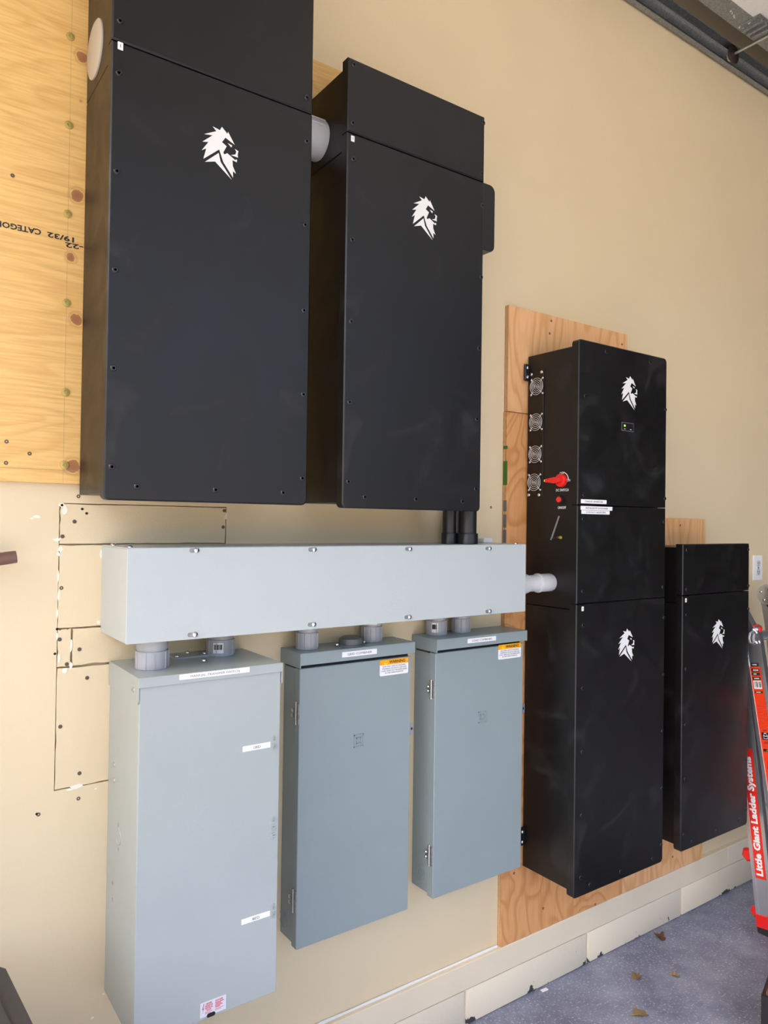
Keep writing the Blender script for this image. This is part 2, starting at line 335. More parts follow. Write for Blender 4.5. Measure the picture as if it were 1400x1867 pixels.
def pxlabel(parent, tl, tr_, hpx, d, s, **k):
    (xa, za), (xb, zb_), (_, zc), (_, zd_) = W(*tl, d), W(*tr_, d), W(tl[0], tl[1]+hpx[0], d), W(tr_[0], tr_[1]+hpx[1], d)
    return label_plate(parent, xa, xb, (zc+zd_)/2, (za+zb_)/2, d, s, **k)

# ------------------------------------------------------------------ the setting
def struct(name, bm, m, **k): return obj(name, bm, m, kind='structure', **k)
XL, XR, YF, ZC = -1.1, 9.0, -3.7, 4.0
XO = 3.85                          # front side opened up to here, added to light wall and reflections
zt_trim = W(910, 1730, .02)[1]; zb_trim = W(1245, 1617, .02)[1]
hx0 = W(104, 1148)[0]; hx1 = W(412.5, 960)[0]; hz1 = W(110, 917)[1]; hz0 = W(101, 1442)[1]
bm = NB()
box(bm, XL, hx0, 0, .12, zt_trim-.02, ZC); box(bm, hx1, XR, 0, .12, zt_trim-.02, ZC)
box(bm, hx0, hx1, 0, .12, hz1, ZC); box(bm, hx0, hx1, 0, .12, zt_trim-.02, hz0); box(bm, hx0, hx1, .014, .12, hz0, hz1)
wall = struct('wall_back', bm, 'wall')
# cut-out patches screwed back into the drywall
za = W(108, 993)[1]; zbq = W(104, 1147)[1]; zc = W(104, 1218)[1]; xs_ = W(130, 1180)[0]
def patch(x0, x1, z0, z1, g=.0016, dy=.0008):
    pts = []
    def run(a, b, n, vert, c, sgn):
        for k in range(n):
            t = a+(b-a)*k/n; j = abs(random.gauss(0, .0011))
            pts.append((c+sgn*j, t) if vert else (t, c+sgn*j))
    run(x0+g, x1-g, 16, False, z0+g, 1); run(z0+g, z1-g, 10, True, x1-g, -1); run(x1-g, x0+g, 16, False, z1-g, -1); run(z1-g, z0+g, 10, True, x0+g, 1)
    return obj('drywall_patch', prism(NB(), pts, '-y', (0, 0, 0), -.012, -dy), 'wall', wall)
patch(hx0, hx1, za, hz1); patch(hx0, hx1, zbq, za, .0007, .0002); patch(hx0, xs_, zc, zbq, .0013); patch(xs_, hx1, zc, zbq, .0018); patch(hx0, hx1, hz0, zc, .0014)
bm = NB()
for (px, py, w, h) in ((118, 930, 5, 9), (113, 921, 6, 4), (104, 984, 8, 3), (110, 1001, 5, 7), (107, 1010, 4, 5), (106, 1052, 2, 12), (107, 1085, 2, 14), (104, 1120, 2, 10), (118, 1222, 6, 5), (66, 942, 9, 3), (58, 945, 3, 2),
                       (107, 1200, 3, 8), (130, 1175, 2, 14), (129, 1213, 3, 8), (140, 1434, 12, 4), (126, 1440, 7, 2), (412, 942, 3, 8), (180, 1135, 3, 4), (104, 1160, 2, 9), (184, 1010, 3, 9), (320, 1858-400, 1, 1), (174, 1438, 2, 2), (168, 1856, 3, 2), (189, 1812, 2, 2)):
    x, z = W(px, py); n = 9; s = 0.00125
    prism(bm, [(x+w*s*(.6+.6*random.random())*math.cos(2*math.pi*k/n), z+h*s*(.6+.6*random.random())*math.sin(2*math.pi*k/n)) for k in range(n)], '-y', (0, 0, 0), -.0015, .0004)
obj('torn_paper', bm, 'torn', wall, kind='stuff')
for (px, py) in ((114, 978), (112, 1072), (109, 1166), (145, 1184), (122, 1211), (110, 1325), (159, 1236), (143, 1456), (407, 961), (409, 931), (143, 905), (136, 951), (70, 1485), (895, 925)):
    x, z = W(px, py); screw(wall, x, 0, z, 'drywall')
x, z = W(145, 1410); screw(wall, x, 0, z, 'drywall')
bm = NB()
for (px, py) in ((100, 1192), (113, 921), (104, 1147), (150, 928), (158, 936), (67, 1484)):
    x, z = W(px, py); lathe(bm, [(0, .0004), (.003, .0004), (.0032, -.002)], (x, 0, z), '-y', 8)
obj('nail_hole', bm, 'hole', wall, kind='stuff')
# painted sill board, caulk and concrete block course
trim = struct('trim_1', NB(), None)
xj = W(1326, 1550, .02)[0]
for a, b in ((XL, xj-.0006), (xj+.0006, XR)): obj('board', bx(a, b, -.022, .10, zb_trim, zt_trim, bev=.002), 'trim', trim)
xe = W(910, 1730, PLY)[0]; bm = NB(); pts = []
for k in range(40): pts.append((XL+(xe-XL)*k/39, -.004-.002*random.random(), zt_trim+.001))
tube(bm, pts, [.004+.002*random.random() for _ in pts], 6); obj('caulk_bead', bm, 'caulk', trim)
blk = struct('trim_2', bx(XL, XR, -.012, .12, 0, zb_trim, bev=0), 'mortar')
xs = [W(1070, 1752, .018)[0]]; step = W(1242, 1655, .018)[0]-xs[0]
k0 = math.floor((XL-xs[0])/step)
for k in range(k0, 8):
    a, b = max(XL, xs[0]+k*step+.005), min(XR, xs[0]+(k+1)*step-.005)
    if b-a > .05: obj('concrete_block', bx(a, b, -.019, 0, .002, zb_trim-.004, bev=.004, seg=2), 'block', blk)
struct('floor', bx(XL, XR, YF, .12, -.12, 0), 'floor')
struct('ceiling', bx(XL, XR, YF, .12, ZC, ZC+.1), 'ceil')
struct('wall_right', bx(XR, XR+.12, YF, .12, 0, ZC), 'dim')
bm = NB(); box(bm, XL, XO, YF-.12, YF, 3.55, ZC)
struct('added_opening_header', bm, 'wall2')  # header over the added front opening
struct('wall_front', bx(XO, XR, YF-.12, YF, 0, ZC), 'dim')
bm = NB(); box(bm, XL-.12, XL, -.5, .12, 0, ZC); box(bm, XL-.12, XL, YF-.12, YF+.15, 0, ZC); box(bm, XL-.12, XL, YF+.15, -.5, 3.45, ZC)
struct('wall_left', bm, 'wall2')
struct('driveway', bx(XL-25, XR, -30, 20, -.3, -.125), 'drive')

# ------------------------------------------------------------------ plywood backing boards
def sheet(name, x0, x1, z0, z1, m, label, t=PLY, origin=None):
    base = Vector(origin or ((x0+x1)/2, 0, z0)); o = thing(name, label, 'plywood', base, 'plywood backing boards')
    obj('face', bx(x0, x1, -t, -t*.72, z0, z1, bev=.0006), m, o)
    for k in range(3): obj('ply_layer', bx(x0+.0006*(k % 2), x1-.0006*(k % 2), -t*.72+t*.24*k, -t*.72+t*.24*(k+1), z0, z1), 'plyedge' if k % 2 == 0 else 'plyB', o)
    return o
zl = W(0, 877, PLY)[1]; ztp = W(600, 120, PLY)[1]
plyA = sheet('plywood_sheet', -.25, 1.21, zl, ztp, 'plyA', 'golden plywood sheet with stamped lettering behind the two upper black cabinets', origin=(.5, 0, ZM))
for (px, py) in ((128, 67), (125, 228), (123, 390), (121, 552), (119, 715), (117, 848)):
    x, z = W(px, py, PLY); screw(plyA, x, -PLY, z, 'brass')
for (px, py) in ((12, 805), (11, 844), (54, 827), (23, 320)):
    x, z = W(px, py, PLY); screw(plyA, x, -PLY, z, 'drywall')
(ax, az), (bx_, bz) = W(0, 415, PLY), W(135, 435, PLY)
tilt = math.atan2(bz-az, bx_-ax)
def stamp(s, pa, pb, h):
    (x0, z0), (x1, z1) = W(*pa, PLY), W(*pb, PLY)
    obj('stamp_lettering', text_bm(s, math.hypot(x1-x0, z1-z0), h, '-y', ((x0+x1)/2, -PLY, (z0+z1)/2), .0001, spin=math.pi+math.atan2(z1-z0, x1-x0), bold=.028), 'ink', plyA)
stamp('CATEGORY', (-20, 404), (75, 424), .013); stamp('19/32', (86, 427), (135, 438), .012); stamp('-22', (119, 446), (152, 452), .011)
bm = NB(); xa, za_ = W(0, 852, PLY); xb, zb_ = W(141, 857, PLY)
box(bm, -.2, .6, -PLY-.0002, -PLY+.001, za_-.0005, za_+.0005); xa, _ = W(123, 450, PLY); box(bm, xa-.0003, xa+.0003, -PLY-.0002, -PLY+.001, zl, ztp)
obj('pencil_line', bm, 'leaft', plyA)

xpl = W(928, 556, PLY)[0]; xpr = W(1144, 615, PLY)[0]; zpt = W(928, 556, PLY)[1]; zps = W(918, 749, PLY)[1]
zpb = zt_trim+.0005
plyU = sheet('plywood_sheet', xpl, xpr, zps+.0012, zpt, 'plyB', 'short orange plywood board behind the top of the tall inverter stack')
x2 = xpr
plyL = sheet('plywood_sheet', xpl-.003, x2, zpb, zps-.0012, 'plyC', 'large swirled-grain plywood board below the tall inverter stack, resting on the sill')
x3 = W(1286, 950, PLY)[0]; z3 = W(1250, 946, PLY)[1]
plyR = sheet('plywood_sheet', x2+.001, x3, zpb, z3, 'plyB', 'plywood board showing above and below the rightmost black cabinet')
for (px, py, sh) in ((1002, 608, plyU), (1134, 628, plyU), (1005, 585, plyU), (937, 1592, plyL), (990, 1656, plyL), (1085, 1649, plyL), (1240, 958, plyR), (1226, 1562, plyR)):
    x, z = W(px, py, PLY); screw(sh, x, -PLY, z, 'drywall')
bm = NB()
for (py0, py1) in ((812, 818), (840, 884)):
    z1 = W(917, py0, PLY)[1]; z0 = W(917, py1, PLY)[1]; obj('green_mark', bx(xpl-.0038, xpl+.001, -.0184, -.003, z0, z1), 'green', plyL)
bm = NB()
for (py0, py1) in ((912, 932), (938, 962), (966, 990)):
    z1 = W(917, py0, PLY)[1]; z0 = W(917, py1, PLY)[1]; obj('dark_mark', bx(xpl-.0038, xpl, -.0182, -.006, z0, z1), 'inkgrey', plyL)

# ------------------------------------------------------------------ black battery and inverter cabinets
LOGO = {}
def logo_poly():
    A = [(485,105),(710,225),(775,118),(950,345),(968,275),(1180,690),(890,460),(775,605),(925,740),(815,940),(850,995),(945,960),(1195,1178),(1215,1160),(1258,1168),(1248,1248),(1110,1180),(1120,1370),(1220,1610),(1122,1530),(1130,1735),(820,1240),(690,838),(185,1135),(275,805),(130,860),(345,600),(155,585),(480,388),(215,345),(600,255)]
    B = [(235,1230),(670,950),(735,1240),(1085,1800),(560,1222)]
    E_ = [(968,640),(1105,715),(1075,775)]
    N_ = [(1190,825),(1298,895),(1275,1020),(1290,1100),(1065,1015),(1205,1000),(1235,910)]
    cx, cz = W(360+715/17.5, 225+950/17.5, .245); out = []
    for P in (A, B, E_, N_):
        out.append([(lambda q: (q[0]-cx, q[1]-cz))(W(360+a/17.5, 225+b/17.5, .245)) for a, b in P])
    return out
def logo_bm():
    bm = NB()
    for P in logo_poly(): prism(bm, P, '-y', (0, 0, 0), -.0005, .0007)
    return bm
def emblem(parent, px, py, d, sc=1.0):
    x, z = W(px, py, d); o = obj('lion_emblem', shared('lion_emblem', logo_bm, 'logo'), None, parent, (x, -d, z)); o.scale = (sc, 1, sc); o['label'] = 'white lion head emblem'; return o
DF = .245; LIP = .028
def cover(parent, x0, x1, z0, z1, name, corners=(1, 1, 1, 1), d=DF, screws=()):
    c = obj(name, plate(x0, x1, z0, z1, d-LIP, d, .012 if any(corners) else .002, .003, corners), 'black', parent)
    for (px, py) in screws:
        x, z = W(px, py, d); screw(c, x, -d, z, 'cover')
    return c
def corners_px(l, r, t, b, d=DF):     # pixel estimates of left, right, top, bottom at mid edges
    return W(*l, d)[0], W(*r, d)[0], W(*b, d)[1], W(*t, d)[1]
def num_sticker(parent, px, py, d, w, h, s='1'):
    x, z = W(px, py, d); return label_plate(parent, x-w/2, x+w/2, z-h/2, z+h/2, d, s, th=h*.4, tw=w*.12, ink='inkgrey', name='number_sticker')

# --- left upper cabinet
x0, x1 = W(196, 500, DF)[0], W(565.5, 500, DF)[0]; zb = W(370, 916, DF)[1]; zs = W(386, 139, DF)[1]
b1 = thing('battery_cabinet', 'large black battery cabinet with lion emblem, leftmost of the upper pair', 'cabinet', ((x0+x1)/2, 0, zb), 'black battery cabinets')
zbs = W(197, 111, .217)[1]
obj('body', bx(x0+.004, x1-.004, -(DF-LIP), -PLY-.004, zb+.014, zbs-.0008, bev=.0015), 'black', b1)
obj('wiring_box', bx(x0+.004, x1-.004, -(DF-LIP), -PLY-.004, zbs+.0008, zs+.42, bev=.0015), 'black', b1)
cover(b1, x0, x1, zb, zs-.0012, 'front_cover', (0, 0, 1, 1), screws=[(217, 133), (213, 312), (210, 492), (207, 671), (204, 851), (559, 258), (556, 410), (554, 566), (553, 719), (551, 872), (250, 887), (393, 893), (516, 898)])
cover(b1, x0, x1, zs+.0012, zs+.43, 'wiring_cover', (1, 1, 0, 0), screws=[(219, 38), (559, 178)])
emblem(b1, 401, 279, DF); num_sticker(b1, 219.5, 84, DF, .011, .016)
yc, zc_ = SD(175, 91, x0+.004); r_ = (SD(175, 42, x0)[1]-SD(175, 140, x0)[1])/2
cp = obj('knockout_cap', lt([(0, .006), (r_*.9, .006), (r_, .003), (r_, -.002)], (x0+.004, yc, zc_), '-x', 40), 'cap', b1); cp['label'] = 'round beige knockout cap'

# --- right upper cabinet
X0, X1 = W(629, 570, DF)[0], W(880, 570, DF)[0]; ZB = zb-.004; ZS = W(760, 286, DF)[1]; ZT = W(762, 159, DF)[1]
b2 = thing('battery_cabinet', 'black battery cabinet with side handle, right one of the upper pair', 'cabinet', ((X0+X1)/2, 0, ZB), 'black battery cabinets')
ZBS = ZS-.035
obj('body', bx(X0+.008, X1-.004, -(DF-LIP), -PLY-.004, ZB+.014, ZBS-.0008, bev=.0015), 'black', b2)
obj('wiring_box', bx(X0+.008, X1-.004, -(DF-LIP), -PLY-.004, ZBS+.0008, ZT-.012, bev=.0015), 'black', b2)
cover(b2, X0, X1, ZB, ZS-.0012, 'front_cover', (0, 0, 1, 1), screws=[(644, 290), (642, 437), (640, 586), (637, 733), (635, 878), (879, 375), (877, 505), (873, 635), (869, 764), (867, 891), (665, 906), (758, 910), (843, 914)])
cover(b2, X0, X1, ZS+.0012, ZT, 'wiring_cover', (0, 0, 0, 0), screws=[(645, 118), (643, 224), (881, 224), (878, 317)])
emblem(b2, 773.5, 398, DF); num_sticker(b2, 643, 253, DF, .010, .0145)
hd = .15; hx = W(896.5, 400, hd)[0]; hz1_ = W(893, 342, hd)[1]; hz0_ = W(893, 463, hd)[1]
bm = NB(); prism(bm, rr(X1-.02, hx, hz0_, hz1_, .02, 5, (1, 0, 0, 1)), '-y', (0, 0, 0), hd-.02, hd+.012)
h_ = obj('side_handle', bm, 'blackplastic', b2); h_['label'] = 'rounded black grab handle'
# --- grey coupling joining the two
bx2 = X0+.008; yfr, zce = SD(602, 243, bx2); rc = .052
cpl = thing('pipe_coupling', 'short grey pipe coupling joining the two upper black cabinets', 'pipe', (x1, yfr+rc, zce))
obj('pipe', lt([(rc-.004, x1-.004-bx2), (rc-.004, 0)], (bx2, yfr+rc, zce), '+x', 36), 'pvclight', cpl)
obj('socket', lt([(rc-.006, -.078), (rc, -.078), (rc, -.004), (rc-.002, 0), (rc-.01, 0)], (bx2, yfr+rc, zce), '+x', 36), 'pvclight', cpl)
for a in (200, 230): 
    t = math.radians(a); obj('moulding_rib', bx(bx2-.07, bx2-.004, yfr+rc+rc*math.cos(t)-.0012, yfr+rc+rc*math.cos(t)+.0012, zce-rc*math.sin(t)-.001, zce-rc*math.sin(t)+.001), 'pvclight', cpl)

# --- tall inverter stack
I0, I1 = W(1052, 1000, DF)[0], W(1213, 1000, DF)[0]; IZB = W(1127, 1606, DF)[1]; IZ1 = W(1135, 1095.5, DF)[1]; IZ2 = W(1136, 923.5, DF)[1]; IZT = W(1140, 636.5, DF)[1]
inv = thing('inverter_stack', 'tall black inverter and battery stack with fans and red rotary switch', 'inverter', ((I0+I1)/2, 0, IZB), 'black battery cabinets')
IX = I0+.006
zsd = SD(962, 1101, IX)[1]
obj('battery_body', bx(IX, I1-.004, -(DF-LIP), -PLY-.004, IZB+.018, zsd-.001, bev=.0015), 'black', inv)
ib = obj('inverter_body', bx(IX, I1-.004, -(DF-LIP), -PLY-.004, zsd+.001, IZT-.018, bev=.0015), 'black', inv)
cover(inv, I0, I1, IZB, IZ1-.001, 'battery_cover', (0, 0, 1, 1), screws=[(1063, 1140), (1062, 1255), (1061, 1371), (1060, 1486), (1058, 1600), (1210, 1126), (1209, 1230), (1207, 1333), (1206, 1437), (1205, 1540), (1075, 1613), (1131, 1589), (1189, 1565)])
cover(inv, I0, I1, IZ1+.001, IZ2-.001, 'wiring_cover', (0, 0, 0, 0), screws=[(1063, 946), (1210, 951), (1062, 1078), (1208, 1070)])
cover(inv, I0, I1, IZ2+.001, IZT, 'inverter_cover', (1, 1, 0, 0), screws=[(1105, 641), (1185, 660), (1067, 722), (1064, 902), (1212, 909), (1213, 747)])
emblem(inv, 1147, 718, DF); emblem(inv, 1141.5, 1179, DF); num_sticker(inv, 1062, 1110, DF, .010, .0145)
pxlabel(inv, (1059, 910.2), (1105.5, 911.8), (7.5, 7.3), DF, 'PARENT INVERTER'); pxlabel(inv, (1058.5, 922.8), (1116, 923.8), (7.3, 7.0), DF, 'INSTALLED BY BYOPOWER'); pxlabel(inv, (1060, 930.6), (1111, 931.2), (6.8, 6.6), DF+.0004, 'CONTACT: 6852957894')
xw0, zw1 = W(1133.5, 770, DF); xw1, zw0 = W(1154.5, 787, DF)
sc_ = obj('status_window', plate(xw0, xw1, zw0, zw1, DF-.002, DF+.0012, .002, .0006), 'blackplastic', inv)
wm = (xw0+xw1)/2; zm_ = (zw0+zw1)/2
obj('window_frame', bx(xw0-.001, xw1+.001, -DF-.0008, -DF+.001, zw0-.0012, zw1+.0012), 'inkgrey', sc_)
obj('green_light', lt([(0, .0012), (.0032, .001), (.0035, -.001)], (xw0+.014, -DF-.001, zm_+.003), '-y', 12), 'led', sc_)
obj('dark_light', lt([(0, .001), (.0028, .0008), (.003, -.001)], (xw1-.016, -DF-.001, zm_+.003), '-y', 12), 'hole', sc_)
for u in (xw0+.014, xw1-.016): obj('light_caption', bx(u-.004, u+.004, -DF-.0016, -DF-.001, zm_-.0085, zm_-.007), 'logo', sc_)
# side: fan strip, four fans
A = AX['-x']
y_a, z_a = SD(966, 676, IX); y_b, z_b = SD(989, 905, IX); y_c, z_c = SD(992, 684, IX)
fp = obj('fan_strip', bx(IX-.0025, IX+.001, min(y_a, y_c), max(y_a, y_c), z_b, z_a, bev=.0008), 'black', inv)
for (px, py) in ((970, 683), (988.5, 678.5), (965, 902.5), (983.5, 902.5)):
    y, z = SD(px, py, IX); screw(fp, IX-.0025, y, z, 'bolt', '-x')
for (px, py) in ((980.3, 705), (978.8, 770), (977.5, 828.5), (975.8, 879.5)):
    y, z = SD(px, py, IX); base = Vector((IX-.0025, y, z))
    fan = obj('fan', lt([(0, .0004), (.030, .0004), (.0305, -.001)], base, '-x', 24), 'hole', inv)
    bm = NB()
    for rg in (.0278, .0215, .0152, .0090, .0035):
        tube_pts = [base + A @ Vector((rg*math.cos(t), rg*math.sin(t), .004)) for t in [2*math.pi*k/28 for k in range(29)]]
        tube(bm, tube_pts, .0010, 6)
    for a in (45, 135, 225, 315):
        t = math.radians(a); tube(bm, [base + A @ Vector((.023*math.cos(t), .023*math.sin(t), .0035)), base + A @ Vector((.036*math.cos(t), .036*math.sin(t), .0025))], .0013, 6)
    obj('wire_guard', bm, 'guard', fan)
    for a in (45, 135, 225, 315):
        t = math.radians(a); q = base + A @ Vector((.036*math.cos(t), .036*math.sin(t), .001)); screw(fan, q.x, q.y, q.z, 'bolt', '-x', 'guard_screw').scale = (.7, .7, .7)
# red rotary switch
y, z = SD(1024.5, 876, IX); base = Vector((IX, y, z)); 
sw = obj('rotary_switch', lt([(0, .014), (.014, .014), (.0205, .011), (.0215, 0)], base, '-x', 30), 'red', inv); sw['label'] = 'red rotary disconnect knob'
yt, zt = SD(1003.5, 873, IX); uL = -(yt-y)
hv = obj('switch_lever', prism(NB(), [(.012, -.006), (.016, 0), (.012, .006), (-.012, .010), (uL*1.0, .005), (uL*1.0, -.005), (-.012, -.010)], '-x', base, .012, .026), 'red', sw)
obj('lever_tip', prism(NB(), [(uL*.98, .0045), (uL*1.12, .003), (uL*1.12, -.003), (uL*.98, -.0045)], '-x', base, .014, .0255), 'yellow', sw)
bm = NB()
tube(bm, [base + A @ Vector((.027*math.cos(math.radians(a)), .027*math.sin(math.radians(a)), .0004)) for a in range(5, 80, 8)], .0012, 6); obj('dial_arc', bm, 'logo', inv)
for s, px, py, w, h in (('OFF', 1024.5, 863, .018, .0095), ('ON', 1036.5, 875.5, .014, .0085), ('DC SWITCH', 1025, 893.5, .052, .0085), ('ON/OFF', 1024.5, 925.5, .034, .0085)):
    y2, z2 = SD(px, py, IX); obj('lettering', text_bm(s, w, h, '-x', (IX, y2, z2), .0003, bold=.01), 'logo', inv)
y2, z2 = SD(1022, 911, IX); bt = obj('push_button', lt([(0, .009), (.0115, .009), (.013, .006), (.013, 0)], (IX, y2, z2), '-x', 24), 'blackplastic', inv)
obj('button_cap', lt([(0, .0125), (.008, .012), (.0095, .009), (.0095, .006)], (IX, y2, z2), '-x', 24), 'red', bt)
y3, z3_ = SD(1022.5, 980, IX); y4, z4 = SD(1010.5, 983, IX); y5, z5 = SD(1026, 941, IX)
an = obj('antenna', tube(NB(), [(IX-.016, y4, z4-.002), (IX-.018, y5, z5)], [.0032, .0026], 8), 'inkgrey', inv); an['label'] = 'thin stub antenna'
obj('antenna_stud', lt([(.003, .015), (.003, .004), (.005, .004), (.005, 0)], (IX, y3, z3_), '-x', 10), 'brass', inv)
obj('antenna_elbow', tube(NB(), [(IX-.012, y3, z3_), (IX-.016, y4, z4)], .0025, 8), 'blackplastic', inv)
for (pz0, pz1) in ((665, 695), (1512, 1545)):
    z1 = SD(965, pz0, IX)[1]; z0 = SD(965, pz1, IX)[1]
    mt = obj('mounting_ear', bx(IX-.022, IX+.01, -.030, -PLY-.004, z0, z1, bev=.002), 'blackplastic', inv)
    for q in (.22, .78): screw(mt, IX-.011, -.030, z0+(z1-z0)*q, 'bolt')

# --- right cabinet
R0, R1 = W(1243.5, 1200, DF)[0], W(1364.5, 1200, DF)[0]; RZB = W(1301, 1529, DF)[1]; RZS = W(1306, 1081.5, DF)[1]; RZT = W(1306, 991.7, DF)[1]
b4 = thing('battery_cabinet', 'black battery cabinet low on the wall between inverter stack and ladder', 'cabinet', ((R0+R1)/2, 0, RZB), 'black battery cabinets')
RX = R0+.006
obj('body', bx(RX, R1-.004, -(DF-LIP), -PLY-.004, RZB+.018, RZS-.03, bev=.0015), 'black', b4)
obj('wiring_box', bx(RX, R1-.004, -(DF-LIP), -PLY-.004, RZS-.0285, RZT-.012, bev=.0015), 'black', b4)
cover(b4, R0, R1, RZB, RZS-.0015, 'front_cover', (0, 0, 1, 1), screws=[(1251, 1121), (1250, 1220), (1249, 1322), (1248, 1421), (1246, 1522), (1364, 1110), (1362, 1200), (1361, 1292), (1360, 1385), (1359, 1475), (1261, 1534), (1305, 1515), (1347, 1495)])
cover(b4, R0, R1, RZS+.0015, RZT, 'wiring_cover', (0, 0, 0, 0), screws=[(1252, 1003), (1364, 1002), (1251, 1075), (1364, 1068)])
emblem(b4, 1309, 1158, DF); num_sticker(b4, 1250.3, 1094.5, DF, .010, .0145)

# ------------------------------------------------------------------ grey wireway
DW = .204
w0, w1 = W(231, 1085, DW)[0], W(958.3, 1055, DW)[0]; wz0 = W(600, 1144, DW)[1]; wz1 = W(600, 995.5, DW)[1]
ww = thing('wireway', 'long light grey metal wireway trough across the wall', 'wireway', ((w0+w1)/2, 0, wz0))
obj('trough', bx(w0, w1, -(DW-.004), 0, wz0, wz1-.003, bev=.0012), 'ltgrey', ww)
cv = obj('cover', plate(w0, w1, wz0-.001, wz1-.001, DW-.0035, DW, .002, .0008), 'ltgrey', ww)
obj('top_flange', bx(w0, w1, -DW+.003, -.001, wz1-.003, wz1, bev=.0006), 'ltgrey', ww)
for (px, py) in ((356, 1003.5), (571, 1002), (746, 1001), (891.5, 1000), (353, 1157), (570, 1138.5), (745, 1125), (891.5, 1114.5)):
    x, z = W(px, py, DW)
    obj('keyhole_slot', prism(NB(), rr(x-.014, x+.008, z-.005, z+.005, .0048, 4), '-y', (0, 0, 0), DW-.001, DW+.0006), 'galv', cv)
    screw(cv, x+.003, -DW-.0006, z, 'chrome')
for (px, py) in ((199, 991.5), (235, 995.5), (940, 993)):
    x, z = W(px, py, .05 if px < 220 else .18); screw(ww, min(max(x, w0+.012), w1-.012), -(.05 if px < 220 else .18), wz1, 'bolt', 'z')

# ------------------------------------------------------------------ conduits
def fitting(x, y, z0, z1, r, name, label, group, m='pvc', tag_=None, ribs=True, big=.0):
    """threaded adapter standing on a box top (z0) and entering the wireway (z1)"""
    o = thing(name, label, 'conduit', (x, y, z0), group)
    h = z1-z0
    obj('pipe', lt([(0, h), (r*.90, h), (r*.90, 0), (0, 0)], (x, y, z0), 'z', 30), m, o)
    obj('socket', lt([(r*.88, 0), (r*.99, .0005), (r, .003), (r, h*.55), (r*.985, h*.57), (r*.90, h*.575)], (x, y, z0), 'z', 36), m, o)
    s2 = obj('collar', lt([(r*.9, h*.62), (r*.955, h*.625), (r*.955, h), (r*.8, h)], (x, y, z0), 'z', 36), m, o)
    if ribs:
        for a in (195, 232, 262, 305, 340):
            t = math.radians(a); c, s = math.cos(t), math.sin(t)
            obj('rib', bx(x+r*c-.0012, x+r*c+.0012, y+r*s-.0012, y+r*s+.0012, z0+.002, z0+h*.55), m, o)
    if tag_:
        a0, a1, za_, zb_ = tag_; bm = NB(); n = 8; V = []
        for k in range(n+1):
            t = math.radians(a0+(a1-a0)*k/n); V.append([bm.verts.new((x+(r+.0006)*math.cos(t), y+(r+.0006)*math.sin(t), z0+h*q)) for q in (za_, zb_)])
        for p, q in zip(V, V[1:]): bm.faces.new((p[0], q[0], q[1], p[1]))
        st = obj('barcode_sticker', bm, 'white', o)
        bm = NB(); random.seed(3)
        for k in range(9):
            t = math.radians(a0+(a1-a0)*(.12+.085*k)); w = .0006+.0007*random.random()
            c, s = math.cos(t), math.sin(t); q = Vector((x+(r+.0009)*c, y+(r+.0009)*s, 0)); tv = Vector((-s, c, 0))*w
            z_0, z_1 = z0+h*(za_+(zb_-za_)*.35), z0+h*(za_+(zb_-za_)*.85)
            bm.faces.new([bm.verts.new((*(q+e).xy, zz)) for e, zz in ((-tv, z_0), (tv, z_0), (tv, z_1), (-tv, z_1))])
        obj('barcode', bm, 'ink', st)
    return o
DT = .2265
tx0, tx1 = W(250, 1500, DT)[0], W(508, 1500, DT)[0]; tz0 = .4965; tz1 = (W(252.6, 1239.5, DT)[1]+W(512, 1206, DT)[1])/2
gz1 = 1.257; lz1 = 1.258
fx, fy = F(286, 1222, tz1); fitting(fx, fy+.036, tz1, wz0, .036, 'conduit_fitting', 'grey conduit fitting at the front left of the transfer switch top', 'grey conduit fittings under the wireway')
fx, fy = F(411.5, 1197, tz1); fitting(fx, min(fy+.0345, -.05), tz1, wz0, .0345, 'conduit_fitting', 'grey conduit fitting with barcode sticker at the back of the transfer switch top', 'grey conduit fittings under the wireway', tag_=(218, 262, .12, .48))
for (px, py, r, z1_, lab, tg) in ((569.5, 1185, .0305, gz1, 'left grey conduit fitting on top of the grid combiner box', None), (687, 1171, .0305, gz1, 'right grey conduit fitting on top of the grid combiner box', (200, 265, .66, 1.0)),
                             (806, 1158.5, .0315, lz1, 'left grey conduit fitting with sticker on top of the load combiner box', (205, 240, .12, .5)), (851.5, 1154, .030, lz1, 'right grey conduit fitting on top of the load combiner box', None)):
    fx, fy = F(px, py, z1_); fitting(fx, min(fy+r, -r-.006), z1_, wz0, r, 'conduit_fitting', lab, 'grey conduit fittings under the wireway', tag_=tg)
# black conduits from the right upper cabinet down into the wireway
for (pxa, pxb, d, lab, nm) in ((838, 867, .155, 'thick black conduit stub nearest the front, above the wireway', 0), (808, 831, .115, 'black conduit stub left of the thick one, above the wireway', 1), (822, 836, .045, 'black conduit stub at the back, half hidden above the wireway', 2)):
    xa, xb = W(pxa, 950, d)[0], W(pxb, 950, d)[0]; r = max(.017, (xb-xa)/2*.84); x = (xa+xb)/2
    o = thing('black_conduit', lab, 'conduit', (x, -d, wz1), 'black conduits into the wireway')
    obj('pipe', lt([(0, .0), (r, 0), (r, ZB+.0135-wz1), (0, ZB+.0135-wz1)], (x, -d, wz1), 'z', 28), 'blackplastic', o)
    obj('coupling', lt([(r, 0), (r*1.17, .0005), (r*1.17, .030), (r*1.13, .032), (r, .032)], (x, -d, wz1), 'z', 28), 'blackplastic', o)
x, z = W(879, 988, .05); tag(obj('foam_block', bx(x-.016, x+.022, -.075, -.03, wz1+.0003, wz1+.015, bev=.002), 'white'), 'small white block lying on the wireway beside the black conduits', 'block')
